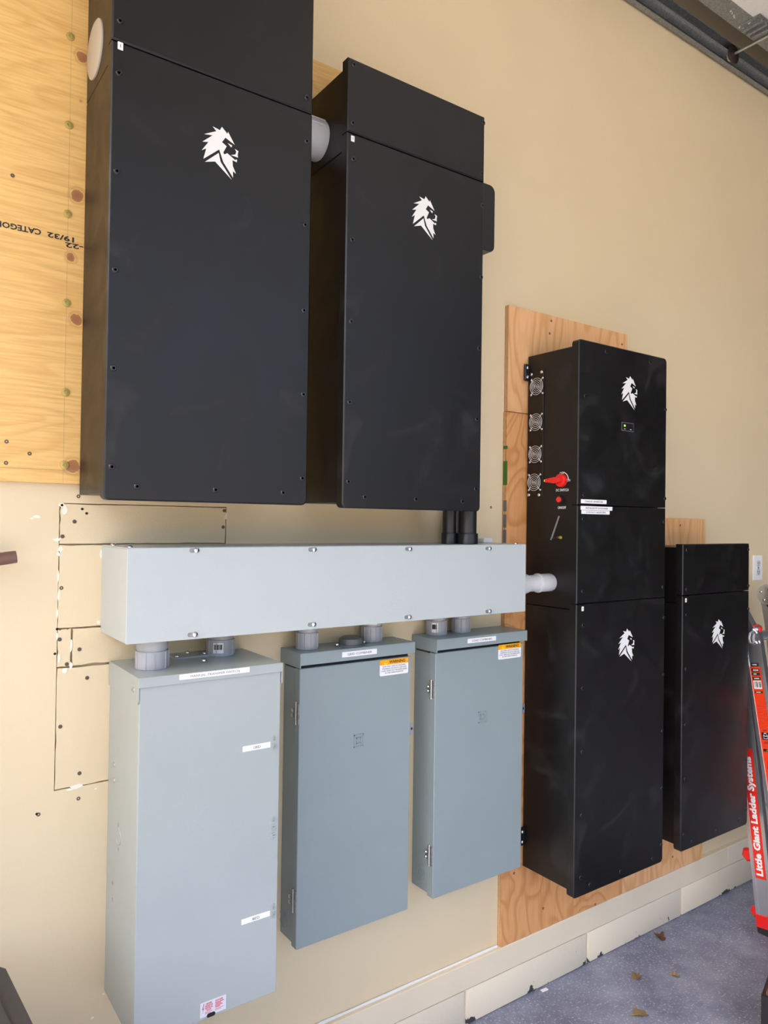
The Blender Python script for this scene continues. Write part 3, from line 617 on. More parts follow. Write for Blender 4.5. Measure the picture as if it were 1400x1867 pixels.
# pale conduit from the wireway end into the inverter stack
yf, zf = SD(1016, 1063, IX); rp = .029
o = thing('conduit_connector', 'pale grey horizontal conduit joining wireway end to the inverter stack', 'conduit', (w1, yf+rp, zf))
obj('pipe', lt([(rp*.9, w1-IX+.001), (rp*.9, 0)], (IX, yf+rp, zf), '+x', 30), 'pvclight', o)
obj('end_adapter', lt([(rp*.9, -.06), (rp, -.059), (rp, -.004), (rp*.96, -.0005), (rp*.8, -.0005)], (IX, yf+rp, zf), '+x', 30), 'pvclight', o)
obj('lock_ring', lt([(rp*.9, -.064), (rp*1.06, -.063), (rp*1.06, -.056), (rp, -.055)], (IX, yf+rp, zf), '+x', 30), 'pvclight', o)
obj('coupling', lt([(rp*.9, w1-IX+.001), (rp*1.15, w1-IX+.001), (rp*1.15, w1-IX+.06), (rp*1.05, w1-IX+.075), (rp*.9, w1-IX+.075)], (IX, yf+rp, zf), '+x', 30), 'pvclight', o)

# ------------------------------------------------------------------ manual transfer switch
ts = thing('transfer_switch', 'tall light grey enclosure labelled manual transfer switch, leftmost of three', 'electrical box', ((tx0+tx1)/2, 0, tz0))
obj('body', bx(tx0, tx1, -DT+.004, 0, tz0, tz1-.004, bev=.0015), 'tsgrey', ts)
fr = obj('front_panel', plate(tx0+.0005, tx1-.0005, tz0, tz1-.018, DT-.004, DT, .002, .0012), 'tsgrey', ts)
lid = NB(); box(lid, tx0-.003, tx1+.004, -DT-.003, -.0005, tz1-.003, tz1, bev=.0008)
box(lid, tx0-.003, tx1+.004, -DT-.003, -DT-.0006, tz1-.021, tz1-.002, bev=.0006)
hl = obj('top_cap', lid, 'tsgrey', ts)
obj('cap_flange', prism(NB(), [(.0008, tz1-.002), (.0008, tz1-.055), (DT-.004, tz1-.055), (DT+.0008, tz1-.050), (DT+.0008, tz1-.002)], '-x', (tx0, 0, 0), .0005, .003), 'tsgrey', hl)
obj('cap_flange', bx(tx1+.0012, tx1+.004, -DT-.002, -.001, tz1-.048, tz1-.002, bev=.0006), 'tsgrey', hl)
y, z = SD(245.5, 1257, tx0); screw(hl, tx0-.003, y, z, 'chrome', '-x')
for (px, py) in ((207.5, 1394), (207.5, 1422)):
    y, z = SD(px, py, tx0); screw(ts, tx0, y, z, 'chrome', '-x')
y, z = SD(216, 1525, tx0); obj('knockout', lt([(0, .0006), (.016, .0006), (.017, .0016), (.0185, .0016), (.0195, -.0005)], (tx0, y, z), '-x', 24), 'tsgrey', ts)
bm = NB()
for (px, py) in ((215.5, 1504), (215.5, 1548), (205, 1610), (205, 1640)):
    y, z = SD(px, py, tx0); box(bm, tx0-.0004, tx0+.001, y-.002, y+.002, z-.004, z+.004)
obj('small_slots', bm, 'inkgrey', ts)
pxlabel(ts, (327, 1231.5), (455, 1215), (9.8, 9.2), DT+.003, 'MANUAL TRANSFER SWITCH', tw=None)
pxlabel(ts, (442.5, 1361), (493, 1352.5), (10.2, 10), DT, 'GRID', tw=.018, th=.0062); pxlabel(ts, (440.3, 1677), (492, 1660), (10, 9.5), DT, 'BESS', tw=.018, th=.0062)
for ch, px, py in (('O', 499.5, 1346), ('N', 499, 1361), ('O', 498, 1493.5), ('F', 497.5, 1509), ('F', 497.5, 1524.5), ('O', 498, 1653), ('N', 497.5, 1668)):
    x, z = W(px, py, DT); bm = text_bm(ch, .0085, .0145, '-y', (x, -DT, z), -.0004, bold=.01)
    for v in bm.verts:
        if v.co.y < -DT-.0: pass
    t_ = obj('embossed_letter', bm, 'tsgrey', fr); t_.scale.y = 1.0
    for v in t_.data.vertices:
        if v.co.y + wloc(t_).y < -DT+.00025: v.co.y -= .0026
x0_, z1_ = W(365, 1830, DT); x1_, z0_ = W(412, 1834, DT); z1_ = W(365, 1830.5, DT)[1]; z0_ = W(363, 1858, DT)[1]
dl = label_plate(ts, x0_, x1_, z0_, z1_, DT, None, m='sticker', name='danger_label'); 
dx = x1_-x0_; dz = z1_-z0_
obj('lightning_symbol', prism(NB(), [(x0_+dx*a, z0_+dz*b) for a, b in ((.12, .92), (.07, .52), (.11, .56), (.085, .25), (.14, .66), (.10, .62), (.145, .92))], '-y', (0, 0, 0), DT+.0007, DT+.0011), 'redink', dl)
obj('lettering', text_bm('DANGER\nHAZARD OF\nELECTRICAL\nSHOCK', dx*.30, dz*.55, '-y', (x0_+dx*.33, -DT-.0008, z0_+dz*.64), .0002, bold=.012), 'redink', dl)
obj('lettering', text_bm('DANGER', dx*.30, dz*.12, '-y', (x0_+dx*.72, -DT-.0008, z0_+dz*.85), .0002, bold=.012), 'redink', dl)
for k in range(4): obj('printed_line', bx(x0_+dx*.57, x0_+dx*(.90, .80, .86, .76)[k], -DT-.0011, -DT-.0007, z0_+dz*(.68-.10*k), z0_+dz*(.73-.10*k)), 'redink', dl)
bm = NB()
for k in range(2): box(bm, x0_+dx*.18, x0_+dx*(.46-.06*k), -DT-.0011, -DT-.0007, z0_+dz*(.27-.08*k), z0_+dz*(.295-.08*k)); box(bm, x0_+dx*.57, x0_+dx*(.9-.1*k), -DT-.0011, -DT-.0007, z0_+dz*(.27-.08*k), z0_+dz*(.295-.08*k))
obj('fine_print', bm, 'redink', dl)
xn, zn = W(384.5, 1852, DT); obj('latch_slot', prism(NB(), rr(xn-.010, xn+.010, tz0+.0015, tz0+.011, .0045, 4), '-y', (0, 0, 0), DT-.001, DT+.0009), 'hole', fr)
zc2 = tz1; hx_, hy_ = F(347, 1197, tz1)
hub = obj('hub_plate', prism(NB(), rr(-.055, .055, -.035, .035, .012, 4), 'z', (hx_+.01, hy_+.015, tz1), 0, .004), 'tsgrey', ts)
for (px, py) in ((323, 1200), (373, 1194), (372, 1207), (331, 1188), (300, 1181+14)):
    fx, fy = F(px, py, tz1); screw(hub, fx, min(fy, -.01), tz1+.004, 'bolt', 'z')

# ------------------------------------------------------------------ combiner boxes
def combiner(x0, x1, z0, z1, zdoor, db, dd, dl_, lx0, name_lab, lab_px, warn_px, hinge_px, logo_px, hasp_py, knock_px, text):
    o = thing('combiner_box', name_lab, 'electrical box', ((x0+x1)/2, 0, z0), 'grey combiner boxes')
    obj('body', bx(x0+.004, x1-.004, -db, 0, z0+.004, z1-.004, bev=.0015), 'grey', o)
    dr = obj('door', plate(x0, x1, z0, zdoor-.008, db-.008, dd, .003, .0014), 'grey', o)
    bm = NB(); box(bm, lx0, x1+.002, -dl_, -.0005, z1-.004, z1, bev=.001); box(bm, lx0, x1+.002, -dl_, -dl_+.003, zdoor+.003, z1-.002, bev=.0008)
    box(bm, lx0, lx0+.003, -dl_+.001, -.001, zdoor-.004, z1-.002, bev=.0006); box(bm, x1-.001, x1+.002, -dl_+.001, -.001, zdoor+.001, z1-.002, bev=.0006)
    ld = obj('rain_cap', bm, 'grey', o)
    obj('shadow_gap_strip', bx(x0+.003, x1-.003, -db-.004, -.01, zdoor-.012, zdoor+.004), 'rubber', o)  # black strip standing in for the shade gap under the cap lip
    pxlabel(ld, lab_px[0], lab_px[1], lab_px[2], dl_, text, ink='inkgrey')
    # warning sticker
    a, b = W(*warn_px[0], dd), W(*warn_px[1], dd); c_, e_ = W(*warn_px[2], dd), W(*warn_px[3], dd)
    xa, xb = (a[0]+e_[0])/2, (b[0]+c_[0])/2; zt_, zb_ = (a[1]+b[1])/2, (c_[1]+e_[1])/2; H = zt_-zb_; Wd = xb-xa
    ws = obj('warning_sticker', plate(xa, xb, zb_, zt_, dd-.0003, dd+.0008, .004, .0002), 'white', dr)
    obj('orange_band', plate(xa, xb, zt_-H*.33, zt_, dd+.0002, dd+.0011, .004, .0001, (1, 1, 0, 0)), 'orange', ws)
    obj('lettering', text_bm('WARNING', Wd*.56, H*.19, '-y', (xa+Wd*.60, -dd-.0011, zt_-H*.165), .0001, bold=.02), 'ink', ws)
    tx, tz = xa+Wd*.20, zt_-H*.18; obj('warning_triangle', prism(NB(), [(tx-Wd*.06, tz-H*.105), (tx+Wd*.06, tz-H*.105), (tx, tz+H*.12)], '-y', (0, 0, 0), dd+.001, dd+.0015), 'wyellow', ws)
    obj('exclamation', bx(tx-Wd*.006, tx+Wd*.006, -dd-.0018, -dd-.0014, tz-H*.07, tz+H*.06), 'ink', ws)
    for k, s in enumerate(('ELECTRIC SHOCK HAZARD', 'TERMINALS ON BOTH LINE AND', 'LOAD SIDES MAY BE ENERGIZED', 'IN THE OPEN POSITION')):
        obj('lettering', text_bm(s, Wd*(.80, .86, .90, .64)[k], H*.085, '-y', (xa+Wd*.5, -dd-.0008, zt_-H*(.43+.135*k)), .0002), 'inkgrey', ws)
    # hinges, hasp, embossed emblem, knockout
    for (p0, p1) in hinge_px:
        y1_, za_ = SD(*p0, x0); y2_, zb2 = SD(*p1, x0)
        hg = obj('hinge', bx(x0-.0025, x0+.006, -db+.006-.022, -db+.006, zb2, za_, bev=.0008), 'galv', o)
        obj('hinge_pin', lt([(0, zb2-.003), (.0038, zb2-.003), (.0038, za_+.003), (0, za_+.003)], (x0-.001, -db-.001, 0), 'z', 10), 'chrome', hg)
        for q in (.35, .6): screw(hg, x0-.0025, -db+.012, zb2+(za_-zb2)*q, 'bolt', '-x')
    x, z = W(*logo_px, dd)
    for s, w in ((.0155, .0022), (.0075, .002)):
        bm = NB()
        for (u0, u1, v0, v1) in ((-s, s, s-w, s), (-s, s, -s, -s+w), (-s, -s+w, -s, s), (s-w, s, -s, s)): box(bm, x+u0, x+u1, -dd-.0018, -dd+.001, z+v0*1.1, z+v1*1.1)
        obj('embossed_square', bm, 'grey', dr)
    zh = W(x1/x1*hasp_py[0], hasp_py[1], dd)[1]
    hs = NB(); box(hs, x1-.001, x1+.014, -dd+.003, -dd+.005, zh-.016, zh+.016, bev=.001); lathe(hs, [(.0035, .0005), (.0065, .0005), (.0065, -.002)], (x1+.007, -dd+.003, zh), '-y', 14)
    h2 = obj('hasp', hs, 'alum', o); obj('hasp_hole', lt([(0, .0008), (.0035, .0008), (.0036, -.001)], (x1+.007, -dd+.003, zh), '-y', 12), 'hole', h2)
    y, z = SD(*knock_px, x0+.004)
    bm = NB()
    for r in (.022, .015, .009): lathe(bm, [(r-.0012, 0), (r-.001, .0009), (r, .0009), (r+.0004, -.0002)], (x0+.004, y, z), '-x', 24)
    obj('knockout_rings', bm, 'grey', o)
    return o
gx0 = W(543, 1470, .0955)[0]; gx1 = W(746.5, 1420, .0955)[0]
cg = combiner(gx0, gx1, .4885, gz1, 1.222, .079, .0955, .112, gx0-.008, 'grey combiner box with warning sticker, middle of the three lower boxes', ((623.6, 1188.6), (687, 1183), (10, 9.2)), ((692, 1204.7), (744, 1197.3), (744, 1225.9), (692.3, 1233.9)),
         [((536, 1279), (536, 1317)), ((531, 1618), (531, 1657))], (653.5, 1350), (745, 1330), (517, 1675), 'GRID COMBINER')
lx0_ = W(791.5, 1400, .106)[0]; lx1_ = W(951.5, 1380, .106)[0]
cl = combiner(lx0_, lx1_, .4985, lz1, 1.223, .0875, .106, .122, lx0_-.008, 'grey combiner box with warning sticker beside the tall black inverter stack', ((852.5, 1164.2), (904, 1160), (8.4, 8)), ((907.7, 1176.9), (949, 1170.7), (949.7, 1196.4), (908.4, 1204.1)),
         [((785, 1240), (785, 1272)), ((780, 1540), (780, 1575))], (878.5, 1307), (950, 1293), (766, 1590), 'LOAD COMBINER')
fx, fy = F(627, 1172, gz1); fy = min(fy, -.06)
hc = obj('hub_cover', lt([(0, .024), (.022, .024), (.032, .018), (.034, .003), (.040, .003), (.041, 0)], (fx, fy, gz1), 'z', 30), 'hubgrey', cg); hc['label'] = 'dark round hub closing cap'
for s in (-1, 1):
    obj('cap_lug', bx(fx+s*.036-.010, fx+s*.036+.012, fy-.010, fy+.010, gz1+.0002, gz1+.004, bev=.001), 'hubgrey', hc); screw(hc, fx+s*.044, fy, gz1+.004, 'bolt', 'z')

# ------------------------------------------------------------------ wall outlet plate
x0_, z1_ = W(1372, 1012.5); x1_, z0_ = W(1387.5, 1057.5)
pl = thing('wall_outlet', 'white wall outlet plate right of the low black cabinet', 'outlet', ((x0_+x1_)/2, 0, z0_))
obj('cover_plate', plate(x0_, x1_, z0_, z1_, 0, .006, .004, .002), 'white', pl)
xm = (x0_+x1_)/2; zm_ = (z0_+z1_)/2
for s in (-1, 1):
    rc_ = obj('receptacle', plate(xm-.016, xm+.016, zm_+s*.02-.014, zm_+s*.02+.014, .005, .008, .006, .001), 'pvclight', pl)
    for u in (-.006, .006): obj('slot', bx(xm+u-.0012, xm+u+.0012, -.0086, -.007, zm_+s*.02-.002, zm_+s*.02+.007), 'ink', rc_)
    obj('ground_hole', lt([(0, .0086), (.0025, .0086), (.0026, .007)], (xm, 0, zm_+s*.02-.007), '-y', 10), 'ink', rc_)
screw(pl, xm, -.006, zm_, 'chrome')

# ------------------------------------------------------------------ folded ladder leaning on the wall
LX = 2.905
def on_line(px, py): y, z = SD(px, py, LX); return Vector((LX, y, z))
a1 = on_line(1378.5, 1672); a2 = on_line(1362.5, 1520)      # wall edge of the wall-side rail
d1 = (a2-a1).normalized(); n1 = Vector((0, -d1.z, d1.y))     # n1: away from the wall, across the rail
if n1.y > 0: n1 = -n1
foot1 = a1 - d1*(a1.z/d1.z)
c1 = on_line(1384.6, 1380); c2 = on_line(1366.5, 1257)
d2 = (c2-c1).normalized(); n2 = Vector((0, -d2.z, d2.y))
if n2.y > 0: n2 = -n2
lad = thing('ladder', 'folded aluminium ladder with red labels leaning at the right edge', 'ladder', (LX+.2, foot1.y, 0))
DEP = .072
def rail(o_, d_, n_, l0, l1, x0, w=.028, name='rail'):
    """I-shaped side rail: web facing out with a flange on both edges"""
    bm = NB()
    def slab(xa, xb, na, nb):
        v = [bm.verts.new(Vector((xx, 0, 0)) + Vector((0, o_.y, o_.z)) + d_*l + n_*nn) for l in (l0, l1) for xx, nn in ((xa, na), (xb, na), (xb, nb), (xa, nb))]
        for f in ((0, 1, 2, 3), (7, 6, 5, 4), (0, 4, 5, 1), (1, 5, 6, 2), (2, 6, 7, 3), (3, 7, 4, 0)): bm.faces.new([v[k] for k in f])
    slab(x0+.004, x0+w-.004, 0, DEP); slab(x0, x0+w, 0, .012); slab(x0, x0+w, DEP-.014, DEP)
    return obj(name, bm, 'silver', lad)
def on_rail(o_, d_, n_, l, nn, dx): return Vector((LX+dx, o_.y, o_.z)) + d_*l + n_*nn
def band(o_, d_, n_, l0, l1, n0, n1_, m, name, out=.0034, parent=None):
    bm = NB(); v = [bm.verts.new(on_rail(o_, d_, n_, l, q, xx)) for xx in (out, out+.002) for l, q in ((l0, n0), (l1, n0), (l1, n1_), (l0, n1_))]
    for f in ((0, 1, 2, 3), (7, 6, 5, 4), (0, 4, 5, 1), (1, 5, 6, 2), (2, 6, 7, 3), (3, 7, 4, 0)): bm.faces.new([v[k] for k in f])
    return obj(name, bm, m, parent or lad)
def rail_text(s, o_, d_, n_, l0, l1, nc, h, m, parent, up=True):
    bm = text_bm(s, l1-l0 if up else h*2.2, h, 'z', (0, 0, 0), 0, bold=.045 if up else .0)
    for v in bm.verts:
        u, q = v.co.x, v.co.y
        v.co = on_rail(o_, d_, n_, (l0+l1)/2+u, nc-q, .0030-v.co.z) if up else on_rail(o_, d_, n_, (l0+l1)/2+q, nc+u, .0030-v.co.z)
    return obj('lettering', bm, m, parent)
LW = .335
foot2 = c1 - d2*(c1.z/d2.z)
hub_p = on_line(1331, 1090)
L2 = (on_line(1352, 1142)-foot2).dot(d2); L1 = (on_line(1322, 1150)-foot1).dot(d1)
for sx in (0, LW-.028):
    rail(foot1, d1, n1, .035, L1, LX+sx); rail(foot2, d2, n2, .035, L2, LX+sx)
def lpx(o_, d_, px, py):      # length along the rail of a pixel on the ladder's side plane
    p = on_line(px, py); return (p-Vector((LX, o_.y, o_.z))).dot(d_)
lb0 = lpx(foot1, d1, 1378, 1601); lb1 = lb0+.50
rb = band(foot1, d1, n1, lb0, lb1, .013, DEP-.015, 'ladderred', 'brand_label')
rail_text('Little Giant Ladder Systems', foot1, d1, n1, lb0+.012, lb1-.03, DEP/2, .036, 'white', rb)
ob = lpx(foot2, d2, 1372, 1290); o0 = ob-.42; o1 = ob+.16
bd = band(foot2, d2, n2, o0, o1, .013, DEP-.015, 'ladderorange', 'safety_label')
b0, b1_ = lpx(foot2, d2, 1374, 1255), lpx(foot2, d2, 1371, 1246); 
band(foot2, d2, n2, b0-.002, b0+.03, .018, DEP-.022, 'white', 'barcode_patch', .0030, bd); bm = NB()
for k in range(7):
    q = .022+.0042*k; v = [bm.verts.new(on_rail(foot2, d2, n2, l, nn, .0027)) for l, nn in ((b0+.004, q), (b0+.026, q), (b0+.026, q+.0008+.0014*(k % 3)), (b0+.004, q+.0008+.0014*(k % 3)))]; bm.faces.new(v)
obj('barcode', bm, 'ink', bd)
for k, (py, m, h) in enumerate(((1212, 'ink', .012), (1222, 'ink', .012), (1229, 'ink', .012), (1237, 'ink', .012), (1245, 'ink', .012), (1262, 'ink', .008))):
    l = lpx(foot2, d2, 1375, py); s = band(foot2, d2, n2, l-h/2, l+h/2, .018, DEP-.022, m, 'text_bar', .0031, bd)
    band(foot2, d2, n2, l-h*.2, l+h*.2, .024, DEP-(.030, .026, .036, .028, .026, .030)[k], 'pvclight', 'printed_line', .0027, s)
bm = NB()
for k in range(16):
    l = ob+.005-.012*k
    for (na, nb) in ((.018, DEP-.022-.008*(k % 3)),):
        if k in (6, 11): continue
        v = [bm.verts.new(on_rail(foot2, d2, n2, ll, nn, .0031)) for ll, nn in ((l, na), (l+.003, na), (l+.003, nb), (l, nb))]; bm.faces.new(v)
obj('fine_print', bm, 'redink', bd)
l = lpx(foot2, d2, 1389, 1342); bb = band(foot2, d2, n2, l-.014, l+.014, .020, DEP-.022, 'ink', 'standards_badge', .0031, bd)
bm = NB()
for (ll, nn, r) in ((0, .0, .009), (-.006, -.004, .005), (-.006, .004, .005), (.007, 0, .006)):
    v = [bm.verts.new(on_rail(foot2, d2, n2, l+ll+r*math.sin(t), DEP/2-.001+nn+r*math.cos(t), .0028)) for t in [2*math.pi*k/12 for k in range(12)]]; bm.faces.new(v)
obj('badge_figure', bm, 'pvclight', bb)
rail_text('OSHA', foot2, d2, n2, l+.019, l+.025, DEP/2-.001, .007, 'ink', bd, up=False); rail_text('ANSI', foot2, d2, n2, l-.028, l-.020, DEP/2-.001, .008, 'ink', bd, up=False)
ly = lpx(foot2, d2, 1391, 1368); yb = band(foot2, d2, n2, ly-.005, ly+.005, .018, DEP-.020, 'ink', 'caution_bar', .0031, bd); rail_text('CAUTION', foot2, d2, n2, ly-.002, ly+.002, DEP/2, .005, 'wyellow', yb, up=False)
bm = NB()
for (py, hh) in ((1395, .016), (1417, .016), (1437, .010), (1455, .010)):
    l = lpx(foot2, d2, 1396, py)
    tube(bm, [on_rail(foot2, d2, n2, l-hh, .024, .003), on_rail(foot2, d2, n2, l+hh, .030, .003), on_rail(foot2, d2, n2, l-hh, .044, .003)], .0009, 5)
obj('usage_pictogram', bm, 'ink', bd)
def boot(o_, d_, n_, sx, m, l0, l1, grow, name):
    bm = NB(); g = grow
    v = [bm.verts.new(Vector((xx, o_.y, o_.z)) + d_*l + n_*nn) for l in (l0, l1) for xx, nn in ((LX+sx-g, -g), (LX+sx+.028+g, -g), (LX+sx+.028+g, DEP+g), (LX+sx-g, DEP+g))]
    for v_ in v[:4]:
        if l0 <= .001: v_.co.z = .0
    for f in ((0, 1, 2, 3), (7, 6, 5, 4), (0, 4, 5, 1), (1, 5, 6, 2), (2, 6, 7, 3), (3, 7, 4, 0)): bm.faces.new([v[k] for k in f])
    bmesh.ops.recalc_face_normals(bm, faces=bm.faces)
    bmesh.ops.bevel(bm, geom=list(bm.edges), offset=.002, segments=1, affect='EDGES')
    return obj(name, bm, m, lad)
for sx in (0, LW-.028):
    for o_, d_, n_ in ((foot1, d1, n1), (foot2, d2, n2)):
        boot(o_, d_, n_, sx, 'rubber', 0, .03, .001, 'rubber_foot'); boot(o_, d_, n_, sx, 'red', .022, .07, .0025, 'foot_boot')
for k in range(4):
    for o_, d_, n_, l_ in ((foot1, d1, n1, L1), (foot2, d2, n2, L2)):
        p = Vector((0, o_.y, o_.z)) + d_*(.16+(l_-.20)/3*k) + n_*DEP*.5
        obj('rung', tube(NB(), [(LX+.02, p.y, p.z), (LX+LW-.02, p.y, p.z)], .016, 14), 'alum', lad)
# rung locks, hinges and the spring hook near the top
for (px, py, s) in ((1358, 1560, .028), (1371, 1664, .022), (1371, 1148, .022)):
    pp = on_line(px+6, py); obj('lock_tab', lt([(0, .01), (s*.7, .01), (s, .004), (s, -.01), (0, -.01)], (LX+.012, pp.y+.004, pp.z), '-x', 6, .3), 'red', lad)
pk = on_line(1399, 1290); obj('lock_tab', lt([(0, .012), (.03, .012), (.036, 0), (.036, -.01), (0, -.01)], (LX+.02, pk.y-.07, pk.z), '-x', 8, .2), 'red', lad)
hk = [on_line(px, py)+Vector((-.012, 0, 0)) for px, py in ((1377, 1148), (1370, 1153), (1367.5, 1163), (1370, 1172), (1376, 1174), (1382, 1171))]
obj('spring_hook', tube(NB(), hk, .006, 8), 'silver', lad)
# top hinge pair
for sx in (0, LW-.034):
    hxx = LX+sx
    pA0 = Vector((0, foot1.y, foot1.z))+d1*(L1-.03)+n1*DEP*.5; pB = Vector((0, foot2.y, foot2.z))+d2*(L2-.03)+n2*DEP*.5
    hub_c = Vector((0, hub_p.y, hub_p.z))
    bm = NB()
    for (p, d_, n_) in ((pA0, d1, n1), (pB, d2, n2)):
        q = [p-n_*.028, p+n_*.028, hub_c+Vector((0, -.035, 0)), hub_c+Vector((0, .035, 0))]
        lo = [bm.verts.new((hxx-.004, a.y, a.z)) for a in q]; hi = [bm.verts.new((hxx+.032, a.y, a.z)) for a in q]
        bm.faces.new(lo); bm.faces.new(hi[::-1])
        for k in range(4): bm.faces.new((lo[k], lo[(k+1) % 4], hi[(k+1) % 4], hi[k]))
    hg = obj('hinge', bm, 'silver', lad)
    obj('hinge_disc', lt([(0, .014), (.034, .014), (.044, .008), (.046, -.034), (0, -.034)], (hxx-.002, hub_c.y, hub_c.z), '-x', 28), 'silver', hg)
    for t in range(4): q = Vector((0, hub_c.y+.026*math.cos(t*1.57+.4), hub_c.z+.026*math.sin(t*1.57+.4))); screw(hg, hxx-.016, q.y, q.z, 'bolt', '-x')

# ------------------------------------------------------------------ overhead door hardware
dT = .045
zt0 = (W(1161, 0, dT)[1]+W(1400, 156, dT)[1])/2
tr = thing('door_track', 'galvanized overhead garage door track along the wall', 'track', (3.5, -dT, zt0))
TX0, TX1 = -.9, 6.3
def prof_bar(pts, x0, x1): 
    bm = NB(); lo = [bm.verts.new((x0, -y, z)) for y, z in pts]; hi = [bm.verts.new((x1, -y, z)) for y, z in pts]; n = len(pts)
    for k in range(n): bm.faces.new((lo[k], lo[(k+1) % n], hi[(k+1) % n], hi[k]))
    bm.faces.new(lo[::-1]); bm.faces.new(hi); return bm
obj('support_angle', prof_bar([(.012, zt0), (dT-.012, zt0), (dT-.012, zt0+.003), (.015, zt0+.003), (.015, zt0+.05), (.012, zt0+.05)], TX0, TX1), 'galv', tr)
z_ = zt0+.022
obj('roller_channel', prof_bar([(.020, z_), (.050, z_), (.058, z_+.008), (.056, z_+.010), (.049, z_+.003), (.0225, z_+.003), (.0225, z_+.055), (.049, z_+.055), (.056, z_+.048), (.058, z_+.050), (.050, z_+.058), (.020, z_+.058)], TX0, TX1), 'galv', tr)
for px, py in ((1230, 38), (1290, 78)):
    x, z = W(px, py, .03); obj('slot', bx(x-.03, x+.03, -.0235, -.021, zt0+.036, zt0+.044), 'cap', tr)
zd = zt0+.052
yst0 = F(1268, 2, zd-.03)[1]; yst1 = yst0-.075
xr, zr = W(1348, 93, .085)
dp = thing('garage_door', 'raised white overhead garage door panel with galvanized end stile', 'door', (3.0, yst0, zd))
zp = zd-.02
obj('end_stile', prof_bar([(-yst0, zp), (-yst1, zp), (-yst1, zp+.003), (-yst0+.003, zp+.003), (-yst0+.003, zp+.05), (-yst0, zp+.05)], 1.2, 5.4), 'galv', dp)
for k in range(7):
    a = 1.2+.6*k; obj('panel', bx(a+.002, a+.598, -3.55, yst1+.004, zp+.002, zp+.045, bev=.003), 'foam', dp)
hx_ = F(1385, 40, zp)[0]
hp = NB(); box(hp, hx_-.05, hx_+.06, yst1-.03, yst0-.008, zp-.003, zp, bev=.001); hg = obj('hinge_plate', hp, 'galv', dp)
bm = NB(); tube(bm, [(xr, -.035, zr), (xr, yst1-.03, zr)], .0058, 12)
rl = thing('door_roller', 'dark nylon roller on a steel stem riding in the door track', 'roller', (xr, -.06, zr))
obj('stem', tube(NB(), [(xr, -.045, zr), (xr, yst1-.05, zr)], .0058, 12), 'steelrod', rl)
zw = z_+.029
obj('wheel', lt([(0, .052), (.010, .052), (.012, .048), (.020, .046), (.0225, .044), (.0225, .038), (.012, .034), (0, .034)], (xr, 0, zr), '-y', 28), 'steelrod', rl)
obj('washer_disc', lt([(.006, .066), (.036, .063), (.040, .060), (.040, .056), (.006, .056)], (xr, 0, zr), '-y', 32), 'roller', rl)
for s in (-.018, .018, .05):
    obj('stem_bracket', bx(hx_+s-.006, hx_+s+.006, yst1-.02, yst0-.014, zr-.012, zp-.001, bev=.001), 'galv', hg)
for (u, v) in ((-.04, -.015), (-.02, -.02), (.0, -.012), (.03, -.02), (-.03, -.05), (.04, -.05), (.05, -.015)): screw(hg, hx_+u, yst0+v, zp-.003, 'bolt', '-y', 'rivet').rotation_euler = (math.radians(90), 0, 0)
for u in (-.14, -.11, -.12, -.155): screw(dp, hx_+u, yst0-.012-abs(u)*.2, zp, 'bolt', '-y', 'rivet').rotation_euler = (math.radians(90), 0, 0)

# ------------------------------------------------------------------ floor litter
def leaf(px, py, size, rot, m, label, curl=.4):
    fx, fy = F(px, py, 0.004); bm = NB(); n = 26; ctr = bm.verts.new((0, 0, .004)); ring = []
    for k in range(n):
        t = 2*math.pi*k/n; rr_ = size*(.55+.35*abs(math.cos(2.5*t))+.12*random.random()); u, v = rr_*math.cos(t), rr_*math.sin(t)*.7
        ring.append(bm.verts.new((u, v, .003+curl*(v*v)/size*1.4+random.random()*size*.10)))
    for k in range(n): bm.faces.new((ctr, ring[k], ring[(k+1) % n]))
    tmp = bpy.data.meshes.new('leaf_blade'); bmesh.ops.solidify(bm, geom=bm.faces[:], thickness=.0006)
    zmin = min(v.co.z for v in bm.verts)
    for v in bm.verts: v.co.z -= zmin
    root = thing('dry_leaf', label, 'leaf', (fx, fy, 0), 'dry leaves on the floor')
    b_ = obj('blade', bm, m, root, (fx, fy, .0003)); s_ = obj('stalk', tube(NB(), [(0, 0, .004), (size*.9, .002, .004), (size*1.3, .006, .009)], .0009, 5), m, root, (fx, fy, .0003))
    root.rotation_euler = (0, 0, rot)
leaf(1203, 1708, 0.029, 1.2, 'leafm', 'reddish brown curled leaf on the floor nearest the sill', .9)
leaf(1160, 1779, 0.026, .3, 'leaft', 'dull brown leaf left of another leaf in mid floor', .5)
leaf(1231, 1778, 0.020, 2.0, 'leaft', 'tan leaf right of another leaf in mid floor', .7)
leaf(1167, 1848, 0.031, 2.7, 'leaft', 'pale tan leaf at the bottom edge of the floor', .5)
fx, fy = F(992, 1805, 0); tag(obj('paper_scrap', prism(NB(), [(-.014, -.006), (.013, -.008), (.015, .005), (-.012, .007)], 'z', (fx, fy, 0), 0, .0012), 'white'), 'tiny white paper scrap on the floor by the sill', 'scrap')

